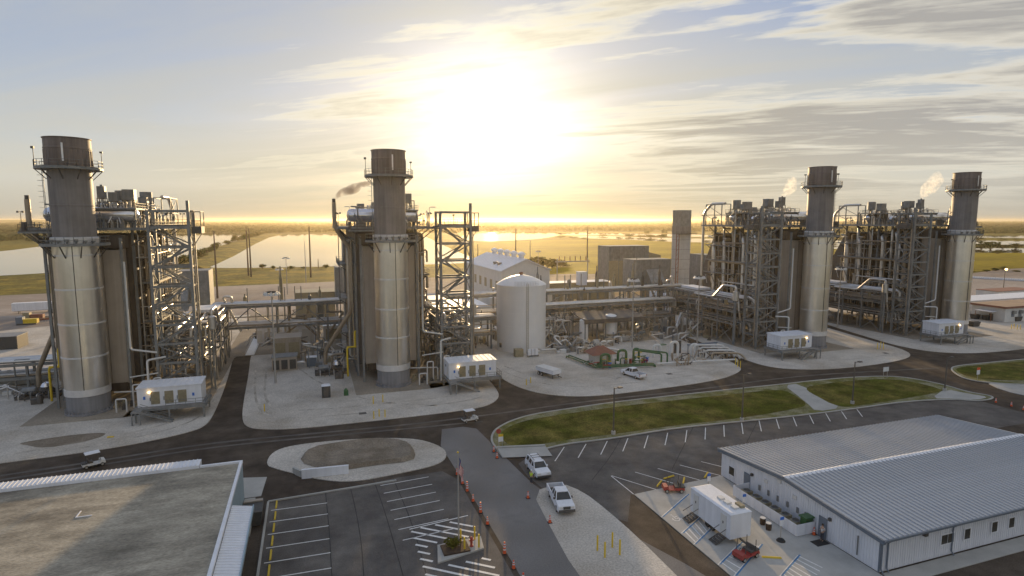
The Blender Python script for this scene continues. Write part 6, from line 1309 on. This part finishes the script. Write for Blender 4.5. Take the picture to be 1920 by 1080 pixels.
# ------------------------------------------------------------------ people
def person(label, loc, rz, top, hat, arm=0.0):
    t = thing('person', label, 'person', (0, 0, 0))
    def skin(name, pts, edges, mat, par):
        me = bpy.data.meshes.new(name); me.from_pydata([q[:3] for q in pts], [], []); me.edges.add(len(edges)); me.edges.foreach_set('vertices', [i for e in edges for i in e]); me.materials.append(MAT[mat])
        o = bpy.data.objects.new(name, me); COL.objects.link(o); o.parent = par; m_ = o.modifiers.new('skin', 'SKIN'); m_.use_smooth_shade = True
        for sv_, q in zip(me.skin_vertices[0].data, pts): sv_.radius = (q[3], q[4] if len(q) > 4 else q[3])
        me.skin_vertices[0].data[0].use_root = True; o.modifiers.new('sub', 'SUBSURF').levels = 1; return o
    s_ = .1
    body = [(0, 0, .95, .13, .11), (0, 0, 1.2, .12, .1), (0, 0, 1.42, .14, .1), (0, 0, 1.52, .055), (.01, 0, 1.62, .095, .085), (.02, 0, 1.73, .09, .08)]
    e = [(0, 1), (1, 2), (2, 3), (3, 4), (4, 5)]
    for sd in (-1, 1):
        b = len(body); body += [(0, sd * .19, 1.42, .06), (-.03, sd * .25, 1.15, .045), (.06 + arm * .12, sd * (.26 - arm * .12), .92 + arm * .25, .035), (.1 + arm * .12, sd * (.25 - arm * .16), .83 + arm * .3, .04)]; e += [(2, b), (b, b + 1), (b + 1, b + 2), (b + 2, b + 3)]
        b = len(body); body += [(0, sd * .1, .86, .09), (.03, sd * .11, .48, .06), (-.02, sd * .11, .09, .045), (.12, sd * .12, .04, .04)]; e += [(0, b), (b, b + 1), (b + 1, b + 2), (b + 2, b + 3)]
    bo = skin('body', body, e, 'skin', t)
    tp = [(0, 0, .92, .155, .13), (0, 0, 1.2, .145, .12), (0, 0, 1.44, .165, .12)]; te = [(0, 1), (1, 2)]
    for sd in (-1, 1): b = len(tp); tp += [(0, sd * .2, 1.43, .075), (-.03, sd * .255, 1.2, .06)]; te += [(2, b), (b, b + 1)]
    skin('top', tp, te, top, t)
    tr_ = [(0, 0, .96, .15, .125)]; te = []
    for sd in (-1, 1): b = len(tr_); tr_ += [(0, sd * .1, .84, .105), (.03, sd * .11, .48, .078), (-.02, sd * .11, .1, .065)]; te += [(0, b), (b, b + 1), (b + 1, b + 2)]
    skin('trousers', tr_, te, 'cloth', t)
    part(MB().lathe((.01, 0, 1.68), [(.105, 0), (.11, .05), (.08, .13), (.02, .16)], 12), 'helmet' if hat == 'hard' else 'hair', hat, t)
    for sd in (-1, 1): part(MB().lathe((.1, sd * .035, 1.665), [(.012, -.01), (.012, .01)], 6), 'eye', 'rubber', t)
    part(MB().hex([(.1, -.015, 1.6), (.13, -.012, 1.6), (.13, .012, 1.6), (.1, .015, 1.6)], [(.1, -.008, 1.66), (.105, -.006, 1.66), (.105, .006, 1.66), (.1, .008, 1.66)]), 'nose', 'skin', t)
    t.location = loc; t.rotation_euler = (0, 0, rz)
person('person in a yellow high visibility top standing beside the white estate car', G(996, 907), R(20), 'hiviz', 'hard')
person('person in a white shirt standing at the near office door', G(1541, 1014, .05), R(180), 'shirt', 'hairm', .8)
person('person in dark clothes walking behind the stair tower near the storage tank', G(892, 654, .06), R(-60), 'cloth', 'hard')
m_ = part(MB().box(-.8, .8, -.5, .5, 0, .02), 'doormat', 'rubber', None); m_.location = (47.0, 42.1, .056); tag(m_, 'dark doormat before the near office door', 'mat')

# ------------------------------------------------------------------ vegetation
def leaf_crown(mb, c, rx, ry, rz, n, size, seed):
    """leaf sized faces through the volume of an uneven crown made of several lobes"""
    rr = random.Random(seed); lobes = [(rr.uniform(-.5, .5), rr.uniform(-.5, .5), rr.uniform(-.2, .45), rr.uniform(.4, .7)) for _ in range(6)]
    for _ in range(n):
        lx, ly, lz, lr = rr.choice(lobes); v = Vector((rr.gauss(0, 1), rr.gauss(0, 1), rr.gauss(0, 1))).normalized() * (lr * rr.random() ** .4)
        p = Vector((c[0] + (lx + v.x) * rx, c[1] + (ly + v.y) * ry, max(c[2] - rz * .95, c[2] + (lz + v.z) * rz)))
        a = Vector((rr.uniform(-1, 1), rr.uniform(-1, 1), rr.uniform(-1, 1))).normalized(); b = a.orthogonal().normalized(); k = size * rr.uniform(.6, 1.4)
        mb.quad(p - a * k, p + b * k * .6, p + a * k, p - b * k * .6)
    return mb
SH = []
for i in range(4):
    me = []
    for nm, mt in (('crown', ('leaf', 'leaf2')[i % 2]),):
        m_ = leaf_crown(MB(), (0, 0, 1.0), 1.0, 1.0, 1.0, 420, .13, 40 + i); o = part(m_, nm, mt, None); me.append(o.data); bpy.data.objects.remove(o)
    m_ = MB()
    for k in range(4): m_.tube([(0, 0, 0), (.25 * math.cos(k * 1.6 + i), .25 * math.sin(k * 1.6 + i), .5), (.5 * math.cos(k * 1.6 + i), .5 * math.sin(k * 1.6 + i), 1.1)], .035, 5, 0)
    o = part(m_, 'stem', 'bark', None); me.append(o.data); bpy.data.objects.remove(o); SH.append(me)
NS = [0]
def shrub(px, py, wpx, hpx, label, group, z=-.4, name='shrub'):
    p = G(px, py, z); dist = (p - Vector((0, 0, H))).dot(_fw); w = wpx / F * dist / 2; h = hpx / F * dist / 2
    t = thing(name, label, 'bush', p, group, random.uniform(0, 6)); a, b = SH[NS[0] % 4]; NS[0] += 1
    for nm, d in (('crown', a), ('stem', b)):
        o = bpy.data.objects.new(nm, d); COL.objects.link(o); o.parent = t; o.scale = (w * 1.15, w * 1.15, h)
    return t
rv = random.Random(5)
dy = [(330, 503), (352, 492), (372, 483), (394, 474), (418, 463), (442, 454), (466, 447), (486, 442), (500, 438)]
# the dyke itself: a raised grassy bank between the ponds
L_ = PG([(318, 500), (352, 486), (392, 467), (436, 454), (474, 443), (478, 439)], -.4); R_ = PG([(386, 504), (408, 495), (442, 479), (480, 457), (506, 445), (530, 440)], -.4)
m_ = MB()
for i in range(5):
    a, b, c, d = L_[i], L_[i + 1], R_[i + 1], R_[i]; m0, m1 = a.lerp(d, .35), b.lerp(c, .35); n0, n1 = a.lerp(d, .7), b.lerp(c, .7); up = Vector((0, 0, 2.2)); dn = Vector((0, 0, -.1))
    m_.quad(a + dn, b + dn, m1 + up, m0 + up); m_.quad(m0 + up, m1 + up, n1 + up, n0 + up); m_.quad(n0 + up, n1 + up, c + dn, d + dn)
part(m_, 'dyke', 'berm', None)['kind'] = 'structure'
for i in range(46):
    u = rv.random() ** .8 * (len(dy) - 1.01); k = int(u); f = u - k; px = dy[k][0] + (dy[k + 1][0] - dy[k][0]) * f + rv.uniform(-7, 2) * (1.2 - u / 9); py = dy[k][1] + (dy[k + 1][1] - dy[k][1]) * f + rv.uniform(-2, 3) * (1 - u / 9)
    sc = 1 - .72 * u / (len(dy) - 1); shrub(px, py, rv.uniform(18, 36) * sc, rv.uniform(11, 25) * sc, 'olive green bush on the dyke between the two left ponds', 'bushes along the dyke', .8)
for px, py, w, h in ((492, 504, 14, 9), (512, 505, 9, 8), (492, 502, 7, 9), (545, 505, 16, 7), (612, 503, 12, 6), (612, 500, 14, 5), (570, 504, 10, 5), (640, 501, 12, 4)): shrub(px, py, w, h, 'small bush on the near shore of the middle pond', 'bushes on the pond shore')
for i in range(12): shrub(990 + i * 6 + rv.uniform(-3, 3), 502 - abs(i - 5) * .3, rv.uniform(22, 34), rv.uniform(16, 24) - abs(i - 4) * 1.4, 'dark bush in the thicket behind the gabled hall', 'thicket behind the gabled hall')
for px, py, w, h in ((1857, 468, 36, 17), (1840, 467, 24, 9), (1880, 467, 26, 9), (1905, 466, 24, 11), (1828, 466, 18, 7), (1870, 476, 20, 7), (1866, 508, 14, 7), (1880, 507, 12, 9), (1850, 510, 12, 5), (1905, 510, 14, 4), (1820, 511, 14, 4), (1220, 446, 26, 7), (1240, 447, 22, 8), (1200, 445, 18, 5), (1180, 444, 20, 6), (1130, 443, 20, 4), (1160, 449, 16, 5), (1050, 446, 22, 4), (1075, 447, 20, 4), (1095, 448, 14, 3), (1325, 455, 14, 5)): shrub(px, py, w, h, 'olive bush on the spits between the ponds at the right' if px > 1500 else 'olive bush on the far pond shore right of the glint', 'bushes by the far ponds')
for i in range(60): px = rv.uniform(1500, 1960); r_ = rv.choice((447.5, 459.5)); shrub(px, r_ + (px - 1500) * .006, rv.uniform(12, 24), rv.uniform(3, 6.5), 'low bush on a spit between the far right ponds', 'low bushes on the far right spits')
# far woodland, reads as one mass
PONDS = [[(-500, 540), (0, 517), (330, 499), (398, 465), (440, 453), (482, 441), (470, 436), (370, 436), (250, 440), (150, 452), (60, 463), (0, 471), (-500, 491)], [(862, 444), (880, 436), (960, 433), (1035, 433), (1060, 438), (1030, 446), (915, 453), (872, 451)], [(540, 436), (820, 435.8), (820, 440), (540, 440)], [(1040, 437), (1100, 435.5), (1190, 437), (1345, 440.5), (1600, 440), (1950, 441.5), (2300, 445), (2300, 452), (1500, 450), (1040, 443)]]
def inside(p, poly):
    c = False
    for i in range(len(poly)):
        (x0, y0), (x1, y1) = poly[i - 1], poly[i]
        if (y0 > p[1]) != (y1 > p[1]) and p[0] < (x1 - x0) * (p[1] - y0) / (y1 - y0) + x0: c = not c
    return c
sheet('woodland_floor', [(-11900, 1330), (-600, 1330), (-60, 1400), (500, 1550), (1300, 1350), (2400, 1150), (11900, 1000), (11900, 11900), (-11900, 11900)], -.46, MAT['wood'], it=0)
m_ = MB()
for i in range(15000):
    px = rv.uniform(-420, 2320); py = 416.2 + 21.7 * rv.random() ** 1.5
    if px < 330: py = 416.2 + (24 + (12 if rv.random() < .3 else 0)) * rv.random() ** 1.3
    if any(inside((px, py), q) for q in PONDS) or (500 < px < 860 and py > 436.5) or (860 < px < 1500 and py > 433.5 and rv.random() < .93): continue
    p = G(px, py, -.46); d = Vector((p.x, p.y)).length; w = rv.uniform(4, 9) * (1 + d / 2600); h = rv.uniform(4, 10) * (1 + d / 16000); b = len(m_.v); n = 6
    for k in range(n): a = 2 * math.pi * k / n + rv.random(); m_.v.append((p.x + w * math.cos(a), p.y + w * math.sin(a), -.5 + rv.random() * .2 * h))
    for k in range(n): a = 2 * math.pi * k / n + .5; m_.v.append((p.x + w * .75 * math.cos(a), p.y + w * .75 * math.sin(a), h * rv.uniform(.55, .9)))
    m_.v.append((p.x + rv.uniform(-1, 1), p.y, h))
    for k in range(n): j = (k + 1) % n; m_.f += [(b + k, b + j, b + n + j, b + n + k), (b + n + k, b + n + j, b + 2 * n)]; m_.sm += [False, False]
tag(part(m_, 'far_woodland', 'wood', None), kind='stuff')
hl = MB()
for (x, w, h) in ((-3000, 800, 46), (-4300, 1200, 40), (-900, 600, 38), (9000, 1500, 44)): hl.lathe((x * .85, 9800, 0), [(w, 0), (w * .7, h * .5), (w * .35, h * .9), (1, h)], 24, cap0=False, cap1=False)
part(hl, 'hill', 'wood', None)['kind'] = 'structure'
# grass tufts: ground cover of the two verges
VG = [o for o in bpy.data.objects if o.name.startswith('verge_grass')]
m_ = MB()
for o in VG:
    me = o.data; me.calc_loop_triangles(); tr_ = [(me.vertices[t.vertices[0]].co, me.vertices[t.vertices[1]].co, me.vertices[t.vertices[2]].co, t.area) for t in me.loop_triangles if t.normal.z > .5]
    tot = sum(t[3] for t in tr_)
    for a, b, c, ar in tr_:
        for _ in range(int(ar * 16 + rv.random())):
            u, v = rv.random(), rv.random()
            if u + v > 1: u, v = 1 - u, 1 - v
            p = a + (b - a) * u + (c - a) * v; k = .25 + .75 * max(0, noise.noise(p * .15) + .3); an = rv.uniform(0, 3.1); dx, dy_ = math.cos(an) * .14, math.sin(an) * .14; hh = rv.uniform(.1, .32) * k
            m_.quad((p.x - dx, p.y - dy_, .12), (p.x + dx, p.y + dy_, .12), (p.x + dx * .5 + rv.uniform(-.1, .1), p.y + dy_ * .5, .13 + hh))
tag(part(m_, 'grass_tufts', 'grass', None), kind='stuff')
pb = thing('planter_bush', 'brown green bush around the flagpole base', 'bush', (12.2, 52.8, .14)); part(leaf_crown(MB(), (12.2, 52.9, .75), 1.1, .8, .65, 500, .11, 9), 'foliage', 'leaf2', pb); part(MB().box(11.0, 13.6, 51.8, 53.6, .141, .3), 'mulch_bed', 'mulch', pb)

# ------------------------------------------------------------------ steam and haze
def plume(name, label, x, y, z, pts, dens, colr, aniso=.7):
    """a soft drifting volume following pts (offset, radius)"""
    m_ = MB()
    for i in range(len(pts) - 1):
        (a, ra), (b, rb) = pts[i], pts[i + 1]
        for k in range(4):
            u = k / 4; c = Vector(a).lerp(Vector(b), u); r = ra + (rb - ra) * u
            m_.blob((x + c.x, y + c.y, z + c.z), r, r, r * .9, i * 5 + k, 2)
    o = MB(); o.v, o.f, o.sm = m_.v, m_.f, m_.sm
    mt = bpy.data.materials.new(name + '_vapour'); mt.use_nodes = True; t = mt.node_tree; t.nodes.clear(); ou = t.nodes.new('ShaderNodeOutputMaterial'); pv = t.nodes.new('ShaderNodeVolumePrincipled')
    pv.inputs['Color'].default_value = colr + (1,); pv.inputs['Anisotropy'].default_value = aniso
    tc = t.nodes.new('ShaderNodeTexCoord'); nz = t.nodes.new('ShaderNodeTexNoise'); nz.inputs['Scale'].default_value = .9; nz.inputs['Detail'].default_value = 4; t.links.new(tc.outputs['Object'], nz.inputs['Vector'])
    mr = t.nodes.new('ShaderNodeMapRange'); mr.inputs[1].default_value = .34 if aniso < .5 else .43; mr.inputs[2].default_value = .62 if aniso < .5 else .70; mr.inputs[3].default_value = 0; mr.inputs[4].default_value = dens; t.links.new(nz.outputs[0], mr.inputs[0]); t.links.new(mr.outputs[0], pv.inputs['Density']); t.links.new(pv.outputs[0], ou.inputs['Volume'])
    ob = o.build(name, mt, None); tag(ob, label, 'steam', 'vapour plumes from the vents')
    rm = ob.modifiers.new('merge', 'REMESH'); rm.mode = 'VOXEL'; rm.voxel_size = .35
    return ob
vx = UX[0] - 9.75 + 50.8
plume('steam_plume', 'dark backlit vapour drifting right from the vent pipe left of the middle stack', vx, 124, 36.5, [((0, 0, -.3), .3), ((1.5, .2, 1.0), .85), ((3.6, .4, 1.7), 1.25), ((5.4, .6, 2.6), .8), ((7.4, .6, 3.1), .6)], 1.6, (.55, .50, .46), .2)  # backlit shade is put into the grey vapour colour
plume('steam_plume', 'faint white vapour beside the second stack from the right', UX[2] - .9, 125.6, 38.4, [((0, 0, 0), .35), ((1.4, 0, 1.0), 1.2), ((3.0, .3, 2.4), 1.7), ((3.4, .3, 4.6), 1.2)], .34, (.995, .99, .98), .55)
plume('steam_plume', 'white vapour rising left of the far right stack', UX[3] - .9, 125.6, 38.4, [((0, 0, 0), .4), ((1.4, 0, 1.5), 1.4), ((3.6, .3, 3.2), 2.2), ((5.8, .3, 5.4), 1.9), ((6.2, .3, 7.6), .9)], .36, (.995, .99, .98), .55)
hm = bpy.data.materials.new('haze_air'); hm.use_nodes = True; t = hm.node_tree; t.nodes.clear(); ou = t.nodes.new('ShaderNodeOutputMaterial'); pv = t.nodes.new('ShaderNodeVolumePrincipled')
pv.inputs['Color'].default_value = (1.0, .87, .62, 1); pv.inputs['Density'].default_value = .75e-4; pv.inputs['Anisotropy'].default_value = .70; t.links.new(pv.outputs[0], ou.inputs['Volume'])
tag(MB().box(-12500, 12500, -800, 12500, -1.5, 50).build('haze', hm, None), kind='stuff')
